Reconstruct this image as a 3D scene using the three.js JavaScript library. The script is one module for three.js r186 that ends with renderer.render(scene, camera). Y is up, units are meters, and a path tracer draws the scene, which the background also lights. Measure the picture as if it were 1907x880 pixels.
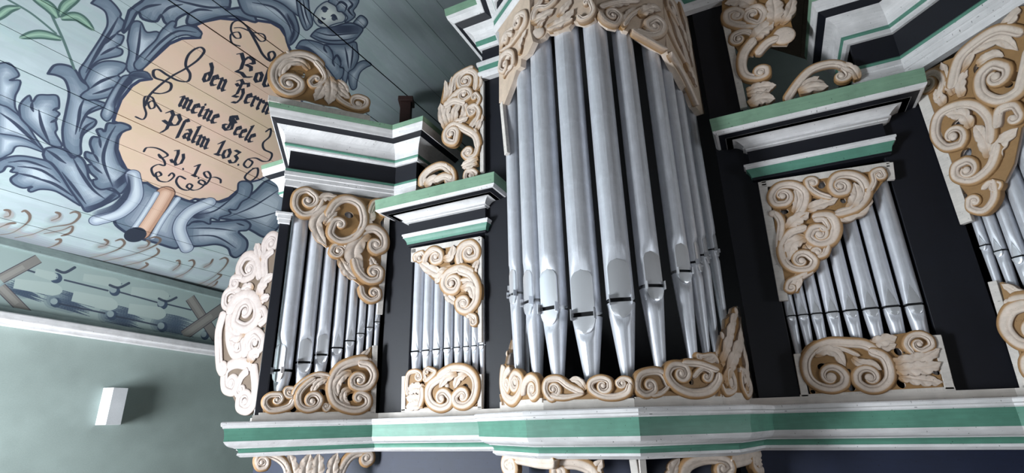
import * as THREE from 'three';
import { mergeGeometries, mergeVertices, toCreasedNormals } from 'three/addons/utils/BufferGeometryUtils.js';
import { RoundedBoxGeometry } from 'three/addons/geometries/RoundedBoxGeometry.js';
import { RectAreaLightUniformsLib } from 'three/addons/lights/RectAreaLightUniformsLib.js';

// ---------------------------------------------------------------- camera, light, exposure
const Y0 = 1.7;                                   // height of the top of the impost cornice above the gallery floor
const scene = new THREE.Scene();
const camera = new THREE.PerspectiveCamera(48.51, 1907 / 880, 0.05, 60);
camera.position.set(0.686, 1.645, 2.738);
camera.rotation.set(0.3409, 0.4369, -0.0267, 'YXZ');
scene.add(camera);
const renderer = new THREE.WebGLRenderer({ antialias: true });
renderer.toneMapping = THREE.LinearToneMapping;
renderer.toneMappingExposure = 2.4;
renderer.shadowMap.enabled = true;
scene.background = new THREE.Color(0.55, 0.62, 0.7);
scene.backgroundIntensity = 0.6;
RectAreaLightUniformsLib.init();
const DAY = new THREE.Color(0.90, 0.955, 1.0);
const WINDOW_POWER = 30, SIDE_POWER = 3.3, BACK_POWER = 0.3, FAR_POWER = 1;
// wall openings: [wall, z or x of the middle, bottom, top, width, power]
function areaLight(x, y, z, w, h, tx, ty, tz, power) {
  const l = new THREE.RectAreaLight(DAY, power, w, h);
  l.name = 'window_light'; l.position.set(x, y, z); l.lookAt(tx, ty, tz); scene.add(l);
  return l;
}
areaLight(-3.35, 1.1, 3.5, 1.1, 1.5, -3.35, 1.1, 0, WINDOW_POWER);      // window in the cross wall at the left end of the gallery
areaLight(-3.93, 1.35, 5.35, 1.2, 1.5, 0, 1.35, 5.35, FAR_POWER);
areaLight(3.93, 1.5, 1.95, 0.9, 1.5, 0, 1.5, 1.95, SIDE_POWER);
areaLight(0, 1.6, 7.46, 2.2, 1.6, 0, 1.6, 0, BACK_POWER);

// ---------------------------------------------------------------- helpers
let SEED = 7;
function rnd() { SEED = (SEED * 1664525 + 1013904223) >>> 0; return SEED / 4294967296; }
function hash2(i, j) { let h = (i * 374761393 + j * 668265263) | 0; h = Math.imul(h ^ (h >>> 13), 1274126177); h ^= h >>> 16; return (h >>> 0) / 4294967296; }
function vnoise(x, y, per) {
  const xi = Math.floor(x), yi = Math.floor(y), fx = x - xi, fy = y - yi, u = fx * fx * (3 - 2 * fx), v = fy * fy * (3 - 2 * fy);
  const m = (a) => ((a % per) + per) % per;
  const a = hash2(m(xi), m(yi)), b = hash2(m(xi + 1), m(yi)), c = hash2(m(xi), m(yi + 1)), d = hash2(m(xi + 1), m(yi + 1));
  return a + (b - a) * u + (c - a) * v + (a - b - c + d) * u * v;
}
const lin = (c) => new THREE.Color(c);
// a tileable painted-surface texture: brushed streaks, blotches, few dark nicks; returns a near-white multiplier map
function paintMap(size, streak, blotch, nicks, vertical) {
  const d = new Uint8Array(size * size * 4);
  for (let y = 0; y < size; y++) for (let x = 0; x < size; x++) {
    const u = x / size, v = y / size;
    const s = vertical ? vnoise(u * 96, v * 6, 1e6 | 0) : vnoise(u * 6, v * 96, 1e6 | 0);
    const b = vnoise(u * 8, v * 8, 8) * 0.6 + vnoise(u * 24, v * 24, 24) * 0.4;
    let k = 1 - streak * s - blotch * b - 0.04 * hash2(x, y);
    if (nicks && vnoise(u * 60 + 3, v * 60 + 9, 60) > 1 - nicks) k *= 0.55;
    const i = (y * size + x) * 4; d[i] = d[i + 1] = d[i + 2] = Math.max(0, Math.min(255, k * 255)); d[i + 3] = 255;
  }
  const t = new THREE.DataTexture(d, size, size); t.colorSpace = THREE.SRGBColorSpace;
  t.wrapS = t.wrapT = THREE.RepeatWrapping; t.magFilter = THREE.LinearFilter; t.minFilter = THREE.LinearMipmapLinearFilter; t.generateMipmaps = true; t.needsUpdate = true;
  return t;
}
const paintTex = paintMap(512, 0.05, 0.1, 0.035), wallTex = paintMap(512, 0.0, 0.1, 0), pipeTex = paintMap(256, 0.06, 0.07, 0, true);
paintTex.repeat.set(2.2, 2.2); wallTex.repeat.set(0.6, 0.6); pipeTex.repeat.set(3, 3);
const paint = (name, hex, rough = 0.62, map = paintTex) => { const m = new THREE.MeshStandardMaterial({ color: hex, roughness: rough, map, bumpMap: map, bumpScale: 0.0006 }); m.name = name; return m; };
const M = {
  white: paint('white_paint', '#f6f4f6'), green: paint('green_paint', '#629b88', 0.5), sage: paint('sage_paint', '#8bb096', 0.5),
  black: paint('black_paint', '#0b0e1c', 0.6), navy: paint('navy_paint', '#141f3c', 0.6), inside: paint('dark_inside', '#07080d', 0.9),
  wall: paint('wall_plaster', '#a9b8b4', 0.9, wallTex), ceiling: paint('ceiling_paint', '#c4ced4', 0.8),
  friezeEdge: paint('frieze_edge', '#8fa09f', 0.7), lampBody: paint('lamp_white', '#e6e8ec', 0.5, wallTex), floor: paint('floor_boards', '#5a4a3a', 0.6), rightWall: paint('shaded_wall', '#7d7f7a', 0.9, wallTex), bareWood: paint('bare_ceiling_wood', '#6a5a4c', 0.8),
  brown: paint('brown_wood', '#3a211e', 0.7), frame: paint('cream_paint', '#e9e2dc', 0.6),
};
M.pipe = new THREE.MeshStandardMaterial({ color: '#e2e5ee', metalness: 0.35, roughness: 0.4, map: pipeTex }); M.pipe.name = 'tin';
M.lip = new THREE.MeshStandardMaterial({ color: '#e8eaf0', metalness: 0.6, roughness: 0.27 }); M.lip.name = 'polished_tin';
M.slot = new THREE.MeshStandardMaterial({ color: '#05060a', roughness: 0.9 }); M.slot.name = 'pipe_mouth';

const used = {};
function numbered(n) { if (!(n in used)) { used[n] = 0; return n; } used[n]++; return n + '_' + String(used[n]).padStart(3, '0'); }
function thing(name, label, category, [x, y, z] = [0, 0, 0], turn = 0, group) {
  const o = new THREE.Group(); o.name = numbered(name); scene.add(o); o.position.set(x, y, z); o.rotation.y = turn;
  o.userData = { label, category }; if (group) o.userData.group = group;
  return o;
}
function struct(name, o) { o.name = name; o.userData.kind = 'structure'; if (!o.parent) scene.add(o); o.traverse(m => { m.castShadow = m.receiveShadow = true; }); return o; }
// uv in metres by the dominant axis of each face
function metreUV(g0) {
  const g = g0.index ? g0.toNonIndexed() : g0, p = g.attributes.position, nrm = g.attributes.normal, uv = new Float32Array(p.count * 2);
  for (let i = 0; i < p.count; i += 3) {
    const nx = Math.abs(nrm.getX(i) + nrm.getX(i + 1) + nrm.getX(i + 2)), ny = Math.abs(nrm.getY(i) + nrm.getY(i + 1) + nrm.getY(i + 2)), nz = Math.abs(nrm.getZ(i) + nrm.getZ(i + 1) + nrm.getZ(i + 2));
    for (let k = i; k < i + 3; k++) {
      const x = p.getX(k), y = p.getY(k), z = p.getZ(k);
      const [a, b] = ny > nx && ny > nz ? [x, z] : nx > nz ? [z, y] : [x, y];
      uv[k * 2] = a; uv[k * 2 + 1] = b;
    }
  }
  g.setAttribute('uv', new THREE.BufferAttribute(uv, 2));
  return g;
}
function part(name, geo, mat, parent, label) {
  const m = new THREE.Mesh(geo, mat); m.name = name; m.castShadow = m.receiveShadow = true; parent.add(m);
  if (label) m.userData.label = label;
  return m;
}
function box(w, h, d, x = 0, y = 0, z = 0, ry = 0, r = 0) {
  const g = r ? new RoundedBoxGeometry(w, h, d, 2, r) : new THREE.BoxGeometry(w, h, d);
  const g2 = metreUV(g); if (ry) g2.rotateY(ry); g2.translate(x, y, z); return g2;
}
const boxAt = (x0, x1, y0, y1, z0, z1, r = 0) => box(x1 - x0, y1 - y0, z1 - z0, (x0 + x1) / 2, (y0 + y1) / 2, (z0 + z1) / 2, 0, r);
const clean = (g) => { for (const k of Object.keys(g.attributes)) if (!['position', 'normal', 'uv', 'color'].includes(k)) g.deleteAttribute(k); return g.index ? g.toNonIndexed() : g; };
const merge = (list) => mergeGeometries(list.map(clean), false);
// a moulding: profile [[d, y], ...] (d outwards, from top to bottom) swept along a plan [[x, z], ...] running left to right as seen from the front, mitred
function offsetPlan(plan, d) {
  const n = plan.length, out = [];
  const nrm = (a, b) => { const tx = b[0] - a[0], tz = b[1] - a[1], l = Math.hypot(tx, tz); return [-tz / l, tx / l]; };
  for (let i = 0; i < n; i++) {
    const a = i > 0 ? nrm(plan[i - 1], plan[i]) : null, b = i < n - 1 ? nrm(plan[i], plan[i + 1]) : null;
    const A = a || b, B = b || a, k = 1 + A[0] * B[0] + A[1] * B[1];
    out.push([plan[i][0] + (A[0] + B[0]) / k * d, plan[i][1] + (A[1] + B[1]) / k * d]);
  }
  return out;
}
function sweep(plan, prof, thickness = 0.03, dy = null) {
  const loop = prof.concat(prof.slice().reverse().map(([d, y]) => [Math.min(d, prof.reduce((m, q) => Math.min(m, q[0]), 9)) - thickness, y]));
  const rows = loop.map(([d, y]) => offsetPlan(plan, d).map(([x, z]) => [x, y, z]));
  const pos = [];
  const quad = (a, b, c, d) => { pos.push(...a, ...b, ...c, ...a, ...c, ...d); };
  for (let r = 0; r < rows.length; r++) {
    const A = rows[r], B = rows[(r + 1) % rows.length];
    for (let i = 0; i < plan.length - 1; i++) quad(A[i], B[i], B[i + 1], A[i + 1]);
  }
  const N = plan.length - 1, S = new THREE.Shape(loop.map(q => new THREE.Vector2(q[0], q[1])));
  const tri = THREE.ShapeUtils.triangulateShape(loop.map(q => new THREE.Vector2(q[0], q[1])), []);
  for (const t of tri) { pos.push(...rows[t[0]][0], ...rows[t[1]][0], ...rows[t[2]][0]); pos.push(...rows[t[0]][N], ...rows[t[2]][N], ...rows[t[1]][N]); }
  const g = new THREE.BufferGeometry(); g.setAttribute('position', new THREE.Float32BufferAttribute(pos, 3));
  g.computeVertexNormals();
  return metreUV(toCreasedNormals(g, 0.5));
}
function arcProf(d0, y0, d1, y1, bulge, n = 6) {           // profile points from one to the other with a cove (bulge < 0) or a swell (> 0)
  const out = [];
  for (let i = 0; i <= n; i++) { const t = i / n, s = Math.sin(Math.PI * t) * bulge; const dx = d1 - d0, dy = y1 - y0, l = Math.hypot(dx, dy) || 1; out.push([d0 + dx * t - dy / l * s, y0 + dy * t + dx / l * s]); }
  return out;
}

// ---------------------------------------------------------------- the room
const SL = 0.84, WX = -4.1, EAVE = 2.926, RIDGE_X = -0.995, RIDGE = EAVE + SL * (RIDGE_X - WX);
const ZB = -2.6, ZF = 7.5;
{ // floor of boards
  const f = new THREE.Group();
  for (let i = 0; i < 21; i++) part('plank', boxAt(-4.1 + i * 0.3905, -4.1 + (i + 1) * 0.3905 - 0.004, -0.05, 0, ZB, ZF), M.floor, f);
  struct('floor', f);
}
function wallWithHoles(name, x0, x1, holes, m = M.wall) {        // a side wall along z with openings [z0, z1, y0, y1]
  const g = []; let z = ZB;
  for (const [a, b, lo, hi] of holes) { g.push(boxAt(x0, x1, 0, EAVE, z, a), boxAt(x0, x1, 0, lo, a, b), boxAt(x0, x1, hi, EAVE, a, b)); z = b; }
  g.push(boxAt(x0, x1, 0, EAVE, z, ZF));
  return struct(name, new THREE.Mesh(merge(g), m));
}
wallWithHoles('wall_left', WX - 0.3, WX, [[4.75, 5.95, 0.6, 2.1]]);
wallWithHoles('wall_right', -WX, -WX + 0.3, [[1.5, 2.4, 0.75, 2.25]], M.rightWall);
{
  const g = [boxAt(-4.4, -1.1, 0, 5.8, ZF, ZF + 0.3), boxAt(1.1, 4.4, 0, 5.8, ZF, ZF + 0.3), boxAt(-1.1, 1.1, 0, 0.8, ZF, ZF + 0.3), boxAt(-1.1, 1.1, 2.4, 5.8, ZF, ZF + 0.3)];
  struct('wall_front', new THREE.Mesh(merge(g), M.rightWall));
  struct('wall_back', new THREE.Mesh(boxAt(-4.4, 4.4, 0, 5.8, ZB - 0.3, ZB), M.wall));
}
const paneM = new THREE.MeshStandardMaterial({ color: '#dfe8ee', roughness: 0.2, emissive: DAY, emissiveIntensity: 0.8 }); paneM.name = 'daylit_glass';
function windowAt(n, x, z, y0, y1, w, along) {          // along 'z' for side walls, 'x' for the front wall
  const o = new THREE.Group(), h = y1 - y0;
  part('window_frame', merge([box(w, 0.06, 0.06, 0, y0 + 0.03, 0), box(w, 0.06, 0.06, 0, y1 - 0.03, 0), box(0.06, h, 0.06, -w / 2 + 0.03, (y0 + y1) / 2, 0), box(0.06, h, 0.06, w / 2 - 0.03, (y0 + y1) / 2, 0), box(0.05, h, 0.05, 0, (y0 + y1) / 2, 0), box(w, 0.04, 0.05, 0, y0 + h * 0.66, 0)]), M.white, o);
  for (const s of [-1, 1]) for (const [a, b] of [[0.06, h * 0.66 - 0.02], [h * 0.66 + 0.02, h - 0.06]]) part('pane', box(w / 2 - 0.08, b - a, 0.01, s * w / 4, y0 + (a + b) / 2, -0.02), paneM, o);
  o.position.set(x, 0, z); o.rotation.y = along === 'z' ? (x < 0 ? Math.PI / 2 : -Math.PI / 2) : Math.PI;
  struct('window_' + n, o);
}
windowAt(1, -3.35, 3.68, 0.35, 1.85, 1.1, 'x'); windowAt(2, WX - 0.12, 5.35, 0.6, 2.1, 1.2, 'z'); windowAt(3, -WX + 0.12, 1.95, 0.75, 2.25, 0.9, 'z'); windowAt(4, 0, ZF + 0.12, 0.8, 2.4, 2.2, 'x');
{ // a short cross wall with a window faces the organ at the left end of the gallery
  const g = [boxAt(WX, -3.9, 0, 3.6, 3.56, 3.8), boxAt(-2.8, -2.6, 0, 3.6, 3.56, 3.8), boxAt(-3.9, -2.8, 0, 0.35, 3.56, 3.8), boxAt(-3.9, -2.8, 1.85, 3.6, 3.56, 3.8)];
  struct('wall_cross', new THREE.Mesh(merge(g), M.wall));
}
// ceiling: sloping boarded sides (the left one painted) and a flat boarded middle
const SLEN = (RIDGE_X - WX) * Math.hypot(1, SL), SA = Math.atan(SL);
// the painted ceiling: a scrolled cartouche in grey acanthus, drawn in metres (up the slope, along the nave)
const PAINT = { s0: -0.1, w: 3.7, z0: -1.3, h: 3.7 };
const CEILING = `
field 2286,864 2376,751 2444,637 2455,561 2426,478 2384,428 2327,323 2145,96 1826,-168 1488,-276 1374,-186 1266,-140 1199,-73 1095,-44 996,-24 927,28 903,92 872,209 820,241 808,307 841,374 871,432 823,506 802,572 834,631 879,674 904,731 903,773 961,844 1025,906 1101,945 1167,954 1219,929 1212,1036 1286,1060 1384,1084 1506,1084 1567,1067 1618,1017 1622,1092 1654,1100 1774,1082 1897,1066 1982,1025 2052,945 2088,961 2104,1018 2164,987 2248,921
g 1034,1582 1011,1518 967,1428 887,1332 812,1247 821,1344 825,1416 798,1499 1045,1613
k 16 958,1547 931,1467 874,1355 818,1268
g 1240,1698 1282,1659 1263,1611 1232,1583 1182,1604 1209,1566 1157,1547 1097,1537 1030,1505 993,1466 1012,1532 1032,1602
g 991,1462 1059,1495 1141,1487 1109,1455 1164,1454 1194,1417 1215,1372 1147,1329 1120,1335 1107,1305 1061,1303 999,1265 966,1257 894,1183 873,1235 901,1309 938,1386 971,1444
k 14 1075,1404 978,1338 878,1244
k 12 1109,1455 1073,1440 1050,1420
k 12 1147,1329 1109,1345
k 12 1066,1296 1025,1315
g 818,1502 850,1393 841,1310 806,1243 801,1334 777,1380 728,1378 700,1386 651,1425
g 619,1410 684,1378 725,1326 745,1247 746,1179 685,1084 578,937 497,855 503,898 531,981 546,1054 525,1123 483,1157 497,1179 527,1171 495,1208 504,1265 537,1295 591,1284 586,1318 621,1320 615,1353 572,1354 548,1378
k 16 596,1205 598,1080 550,940
k 14 640,1307 670,1195 624,1053
k 12 646,1360 700,1285 701,1148
k 12 591,1284 600,1222 606,1163
g 1327,1481 1393,1482 1427,1448 1433,1392 1383,1323 1370,1276 1326,1258 1291,1255 1308,1160 1308,1137 1275,1136 1215,1169 1167,1183 1166,1123 1121,1109 1035,1129 960,1105 887,1066 856,1093 878,1143 907,1178 1007,1238 1130,1283 1244,1324 1293,1352 1339,1397 1342,1443
k 14 1284,1251 1208,1237 1113,1199 1013,1165
k 12 1290,1151 1219,1185 1125,1180 1042,1158
k 12 1154,1127 1084,1145 995,1130
g 787,1238 836,1247 873,1204 874,1150 839,1091 866,1076 853,1032 794,975 737,935 710,886 696,806 693,730 657,690 495,769 459,804 506,865 596,981 685,1084 743,1162 755,1207
k 16 828,1239 814,1190 793,1140 782,1102
k 16 836,1085 756,997 654,864 610,759
k 14 708,1088 609,954 519,836
D 40 475,813 560,749 682,724
g 1860,1524 1903,1517 1938,1477 1929,1426 1903,1379 1878,1369 1869,1340 1829,1321 1776,1331 1783,1294 1727,1279 1695,1290 1699,1255 1663,1243 1611,1279 1561,1316 1495,1327 1392,1311 1434,1364 1519,1371 1616,1377 1732,1386 1798,1399 1854,1438 1865,1475
k 16 1872,1377 1761,1363 1625,1351 1446,1332
k 12 1776,1331 1723,1341 1674,1346
k 12 1695,1290 1643,1313 1597,1328
g 1769,1263 1883,1303 1923,1270 1886,1210 1928,1158 1878,1091 1831,1120 1775,1087 1665,1099 1588,1132 1607,1177 1704,1216
k 12 1911,1262 1779,1198 1617,1131
k 12 1829,1116 1778,1138 1689,1131
g 1946,1355 2027,1338 2123,1294 2386,996 2355,921 2319,929 2420,829 2391,726 2368,736 2324,848 2254,926 2164,987 2095,1029 2088,1066 2146,1092 2075,1122 2018,1105 2007,1163 2036,1206 1980,1207 1947,1274 1971,1315 1855,1303 1802,1312
k 12 2355,921 2265,1015 2204,1129 2166,1215
k 12 2143,1090 2210,1057 2258,990
k 12 2036,1206 2108,1197 2177,1149
k 12 1971,1315 2035,1292 2096,1243
g 2086,951 2048,950 2016,1020 1959,1060 1872,1080 1758,1090 1658,1095 1626,1119 1660,1156 1782,1151 1871,1141 1944,1150 2035,1141 2049,1113 2012,1101 2072,1056 2094,1001
k 12 2069,984 2003,1076 1881,1111 1710,1122
g 1392,1311 1487,1323 1561,1300 1608,1245 1623,1186 1573,1175 1530,1184 1516,1155 1462,1146 1432,1171 1443,1148 1398,1135 1342,1163 1276,1233 1278,1274 1312,1276 1354,1266 1379,1296
k 14 1530,1184 1445,1236 1358,1261
k 12 1445,1162 1377,1199 1331,1231
g 1618,1017 1645,1066 1607,1125 1565,1136 1533,1100 1448,1110 1349,1099 1265,1062 1194,1064 1215,1116 1298,1138 1385,1153 1476,1160 1557,1148
D 42 1624,1043 1576,1108 1459,1116 1326,1096
g 1200,1024 1225,994 1231,943 1212,923 1181,942 1129,953 1046,919 971,868 912,806 890,746 806,698 697,694 711,749 711,777 675,822 689,874 727,904 748,889 781,951 824,991 845,976 878,1033 919,1050 928,1012 988,1062 1043,1075 1062,1043 1101,1081 1124,1064 1116,1038 1179,1056
k 16 1185,1007 1057,988 899,927 729,769
k 12 1062,1043 1026,1019 989,994
k 12 928,1012 908,980 876,945
k 12 845,976 820,928 804,883
D 60 747,760 837,744 876,748
D 28 1118,951 1013,910 924,832
g 2449,936 2574,761 2604,669 2612,575 2548,460 2472,414 2387,431 2464,543 2457,628 2433,701 2381,822
k 12 2474,824 2544,690 2526,552 2455,442
D 41 2415,437 2511,473 2558,577
g 2525,861 2751,606 2725,505 2623,500 2608,567 2600,685
g 2569,210 2680,75 2751,12 2719,-43 2661,-110 2551,-140 2503,-136 2438,-171 2394,-188 2455,-101 2516,-63 2508,-23 2552,5 2570,67 2524,71 2569,123
k 12 2662,58 2622,-2 2542,-99
k 12 2717,15 2654,-43 2553,-113
g 2406,371 2472,376 2517,333 2549,267 2566,207 2578,164 2549,94 2511,60 2563,61 2533,-13 2502,-29 2516,-63 2458,-105 2410,-100 2401,-73 2426,29 2442,122 2436,255
k 12 2566,207 2541,186 2531,144
k 12 2524,71 2498,48 2482,11
D 40 2420,353 2454,270 2447,115
g 2469,-167 2516,-123 2569,-135 2635,-134 2687,-173 2697,-247 2647,-225 2581,-212 2504,-247 2450,-285 2415,-267 2434,-212
g 2708,617 2616,514 2563,412 2594,387 2644,398 2703,479 2761,557
k 10 2719,594 2641,496 2581,402
k 10 2736,574 2658,476 2616,396
g 2860,138 2939,131 2955,75 2934,36 2880,38 2864,95
g 2551,341 2589,343 2643,327 2710,258 2806,191 2854,133 2877,42 2827,24 2747,32 2680,75 2617,155 2574,236 2557,295
D 58 2692,243 2771,158 2846,66
k 10 2600,342 2652,229 2741,131 2822,43
k 10 2567,340 2611,215 2705,98 2787,34
face 2711,436 2754,443 2812,432 2851,404 2862,340 2859,273 2852,222 2812,208 2764,242 2721,269 2688,282 2655,337 2659,392 2682,424
g 2845,405 2886,415 2965,336 3024,235 2977,207 2929,203 2912,163 2856,169 2812,196 2857,204 2862,264 2841,300 2859,338
k 14 2859,338 2910,330 2920,273 2875,254
k 14 2964,292 2958,241 2908,240 2895,183
dot 20 2780,388
dot 21 2781,287
k 16 2765,412 2790,403 2801,371
k 16 2776,318 2796,303 2790,259
k 10 2722,370 2721,348 2734,338
k 18 2688,381 2686,354 2691,332
g 768,-45 922,-97 1121,-175 1303,-211 1321,-378 1264,-539 1056,-621 770,-618 767,-436 805,-235
k 12 804,-126 999,-265 1286,-375
k 12 797,-185 917,-384 1097,-555
g 617,129 686,42 756,-122 839,-267 828,-367 760,-387 713,-323 651,-461 548,-524 445,-497 450,-430 512,-352 515,-233 450,-114 427,-2
k 12 585,85 667,-114 711,-301
k 12 509,36 590,-167 539,-424
k 12 790,-246 791,-330
g 769,194 895,161 932,5 1061,-52 1165,-5 1208,-66 1183,-129 1082,-175 1004,-148 916,-156 890,-98 855,-139 791,-82 756,-90 751,-20 693,-49 694,23 668,85 605,112
k 12 725,127 833,-1 1052,-59
D 78 732,180 733,108 768,57
h 523,607 831,626 841,516 832,268 834,160 702,151 488,90 365,41 360,225 367,424 429,585
tube light 91 412,706 537,603 711,595 876,711
D 57 469,729 572,662 738,667 848,722
tube light 98 887,87 735,172 560,146 392,-30
tube salmon 126 826,430 617,398 410,377
tube light 40 798,486 590,458 407,443
tube light 42 818,323 601,309 401,277
blob 77 381,403
stem 14 1433,1392 1568,1521 1665,1626 1754,1713
stem 11 1628,1829 1622,1711 1585,1569
laurel 46 1568,1537 1534,1622 1459,1684
laurel 47 1687,1590 1742,1534 1719,1436
laurel 50 1678,1610 1710,1670 1710,1753
laurel 45 1705,1608 1779,1609 1861,1582
laurel 37 1491,1813 1575,1799 1620,1765
cloud 46 62,1161 27,860 17,568 18,155 -19,-252 -35,-771
w 86,1143 124,1094 192,1068 252,1058 301,1076 327,1114 312,1125
w 131,1180 192,1143 210,1114
w 234,1187 256,1169 292,1188 289,1213
w 90,1061 152,988 244,926 319,834 387,816 425,831 430,863 408,880
w 305,947 345,922 378,933 382,959
w 182,931 247,853 304,816 270,797 236,800 201,830
w 34,912 80,843 137,811 167,822 155,844
w 37,606 108,519 202,440 273,425 306,466 278,495
w 182,570 215,535 252,537 265,571
w 60,471 147,364 237,276 347,209 405,213 413,261 384,292
w 264,316 300,266 345,271 361,302
w 63,316 143,221 238,155 287,154 312,188
w -3,255 63,186 125,155 146,180
w 59,-126 146,-183 242,-193 289,-155 270,-126
w 131,-64 204,-79 248,-50 237,-31
w 28,-358 146,-429 284,-460 380,-446 406,-397 372,-367
w 244,-289 300,-316 356,-306
w 26,-434 138,-483 207,-494 210,-458
w 21,-476 84,-510 132,-506
text Lob 1988,622 2014,317 2114,666
text den_Herrn 1794,758 1823,187 1925,790
text meine_Seele 1537,782 1539,134 1662,804
text Psalm_103. 1331,766 1307,81 1460,794
text V._1. 1094,554 1052,275 1203,579
curl 11 2164,702 2150,759 2197,801 2242,771 2219,737 2196,765 2223,819 2276,840 2315,806 2306,718 2283,617 2314,591 2337,628 2302,697 2281,773 2249,812
curl 16 2309,739 2283,682 2247,609 2210,533 2204,463 2257,458 2274,492 2241,506 2204,463
curl 11 1436,839 1462,885 1477,925 1448,937 1419,905 1448,892 1498,938 1480,979 1419,950 1368,905 1320,899 1314,947
curl 15 1423,945 1502,962 1598,953 1707,928 1804,891 1905,864 1984,867 1997,901 1959,924 1895,930 1826,902 1788,845 1734,826 1702,878 1698,954 1702,1016 1676,1038 1639,1008 1648,953 1654,903 1608,882 1556,912 1530,964
curl 13 1091,756 1129,755 1156,699 1151,631 1134,604 1096,630 1114,658 1082,597 1048,576 1036,618 983,635 933,581 962,548 981,576 954,585 912,534 930,477 994,465 1013,494 981,500
curl 14 1009,381 1011,432 957,424 917,363 924,303 974,299 981,331 947,328 941,268 984,230 1044,231 1052,275 1022,274 1026,219 1107,225 1144,270 1120,292 1092,244 1123,196 1124,147 1098,125
curl 15 1687,110 1728,92 1665,55 1588,62 1541,16 1538,-65 1476,-90 1440,-49 1436,25 1398,72 1337,71 1327,21 1388,22 1398,72
curl 15 1365,-50 1321,-16 1233,-15 1221,-78 1288,-96 1356,-56 1339,-14`;
const FRIEZE = `
ribbon 60 1056,2654 878,2858
ribbon 59 1044,2603 847,2445
ribbon 87 -311,2832 -657,2496
ribbon 84 -315,2482 -720,2869
bead 33 756,2754
bead 29 715,2572
bead 34 340,2753
bead 33 318,2556
bead 38 -61,2729
bead 37 -100,2534
bead 36 -506,2528
drop 3 940,2760 771,2742
drop 4 684,2745 377,2736
drop 4 289,2745 -24,2727
drop 5 -119,2730 -341,2725
drop 4 678,2562 361,2553
drop 4 271,2546 -63,2533
lobe 102 975,2645 676,2662
lobe 115 607,2638 273,2630
lobe 121 192,2627 -127,2639
lobe 71 875,2759 738,2750
lobe 87 568,2797 287,2815
lobe 97 202,2777 -123,2805
hatch 97 687,2602 521,2582
hatch 108 303,2563 111,2548
hatch 113 -112,2569 -334,2569
hatch 68 971,2626 839,2605
tip 37 751,2806 641,2858
tip 42 371,2783 232,2836
tip 47 -35,2763 -187,2807`;
const parse = (text) => text.trim().split('\n').map(l => { const q = l.trim().split(/\s+/), k = q.shift(); return { k, p: q.filter(s => /^-?\d+,-?\d+$/.test(s)).map(s => s.split(',').map(v => +v / 1000)), n: q.filter(s => /^-?\d+$/.test(s)).map(v => +v / 1000), t: q.filter(s => !/^-?\d+(,-?\d+)?$/.test(s))[0] }; });
function spline(p, n = 40) { return new THREE.SplineCurve(p.map(q => new THREE.Vector2(q[0], q[1]))).getSpacedPoints(n); }
function ribbonSides(path, width) {
  const L = [], R = [];
  path.forEach((q, i) => { const a = path[Math.max(0, i - 1)], b = path[Math.min(path.length - 1, i + 1)], d = b.clone().sub(a).normalize(), w = width(i / (path.length - 1)) / 2; L.push([q.x - d.y * w, q.y + d.x * w]); R.push([q.x + d.y * w, q.y - d.x * w]); });
  return [L, R];
}
const smoothStep = (a, b, v) => { const t = Math.max(0, Math.min(1, (v - a) / (b - a))); return t * t * (3 - 2 * t); };
function poly(x, pts, close = true) { x.beginPath(); pts.forEach((q, i) => i ? x.lineTo(q[0], q[1]) : x.moveTo(q[0], q[1])); if (close) x.closePath(); }
function curve(x, p, w, col, alpha = 1, n = 60) { x.globalAlpha = alpha; x.strokeStyle = col; x.lineWidth = w; poly(x, spline(p, n).map(q => [q.x, q.y]), false); x.stroke(); x.globalAlpha = 1; }
// a painted form with a closed outline: mid grey, dark towards its edges, light in the middle, outlined
function paintForm(x, p, C, line = true) {
  const sp = spline(p.concat([p[0]]), Math.max(60, p.length * 6)).map(v => [v.x, v.y]);
  let A = 0, cx = 0, cy = 0; for (let i = 0; i < sp.length; i++) { const a = sp[i], b = sp[(i + 1) % sp.length], w = a[0] * b[1] - b[0] * a[1]; A += w; cx += (a[0] + b[0]) * w; cy += (a[1] + b[1]) * w; }
  cx /= 3 * A; cy /= 3 * A; const r = Math.sqrt(Math.abs(A) / 2);
  x.save(); poly(x, sp); x.fillStyle = C.mid; x.fill(); x.clip();
  for (let i = 1; i < 5; i++) { poly(x, sp.map(q => [cx + (q[0] - cx) * (0.92 - 0.15 * i), cy + (q[1] - cy) * (0.92 - 0.15 * i)])); x.fillStyle = C.light; x.globalAlpha = 0.3; x.fill(); }
  for (let i = 7; i > 0; i--) { poly(x, sp); x.strokeStyle = C.dark; x.globalAlpha = 0.11; x.lineWidth = r * 0.08 * i; x.stroke(); }
  x.restore(); x.globalAlpha = 1;
  if (line) { poly(x, sp); x.strokeStyle = C.line; x.lineWidth = Math.max(0.010, Math.min(0.022, r * 0.05)); x.stroke(); }
}
function tapered(x, p, w, col, alpha, n = 40) {          // a brush line, thin at both ends
  const sp = spline(p, n); x.strokeStyle = col; x.globalAlpha = alpha;
  for (let i = 0; i < n; i++) { x.lineWidth = w * (0.25 + 0.75 * Math.sin(Math.PI * (i + 0.5) / n)); x.beginPath(); x.moveTo(sp[i].x, sp[i].y); x.lineTo(sp[i + 1].x, sp[i + 1].y); x.stroke(); }
  x.globalAlpha = 1;
}
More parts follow.
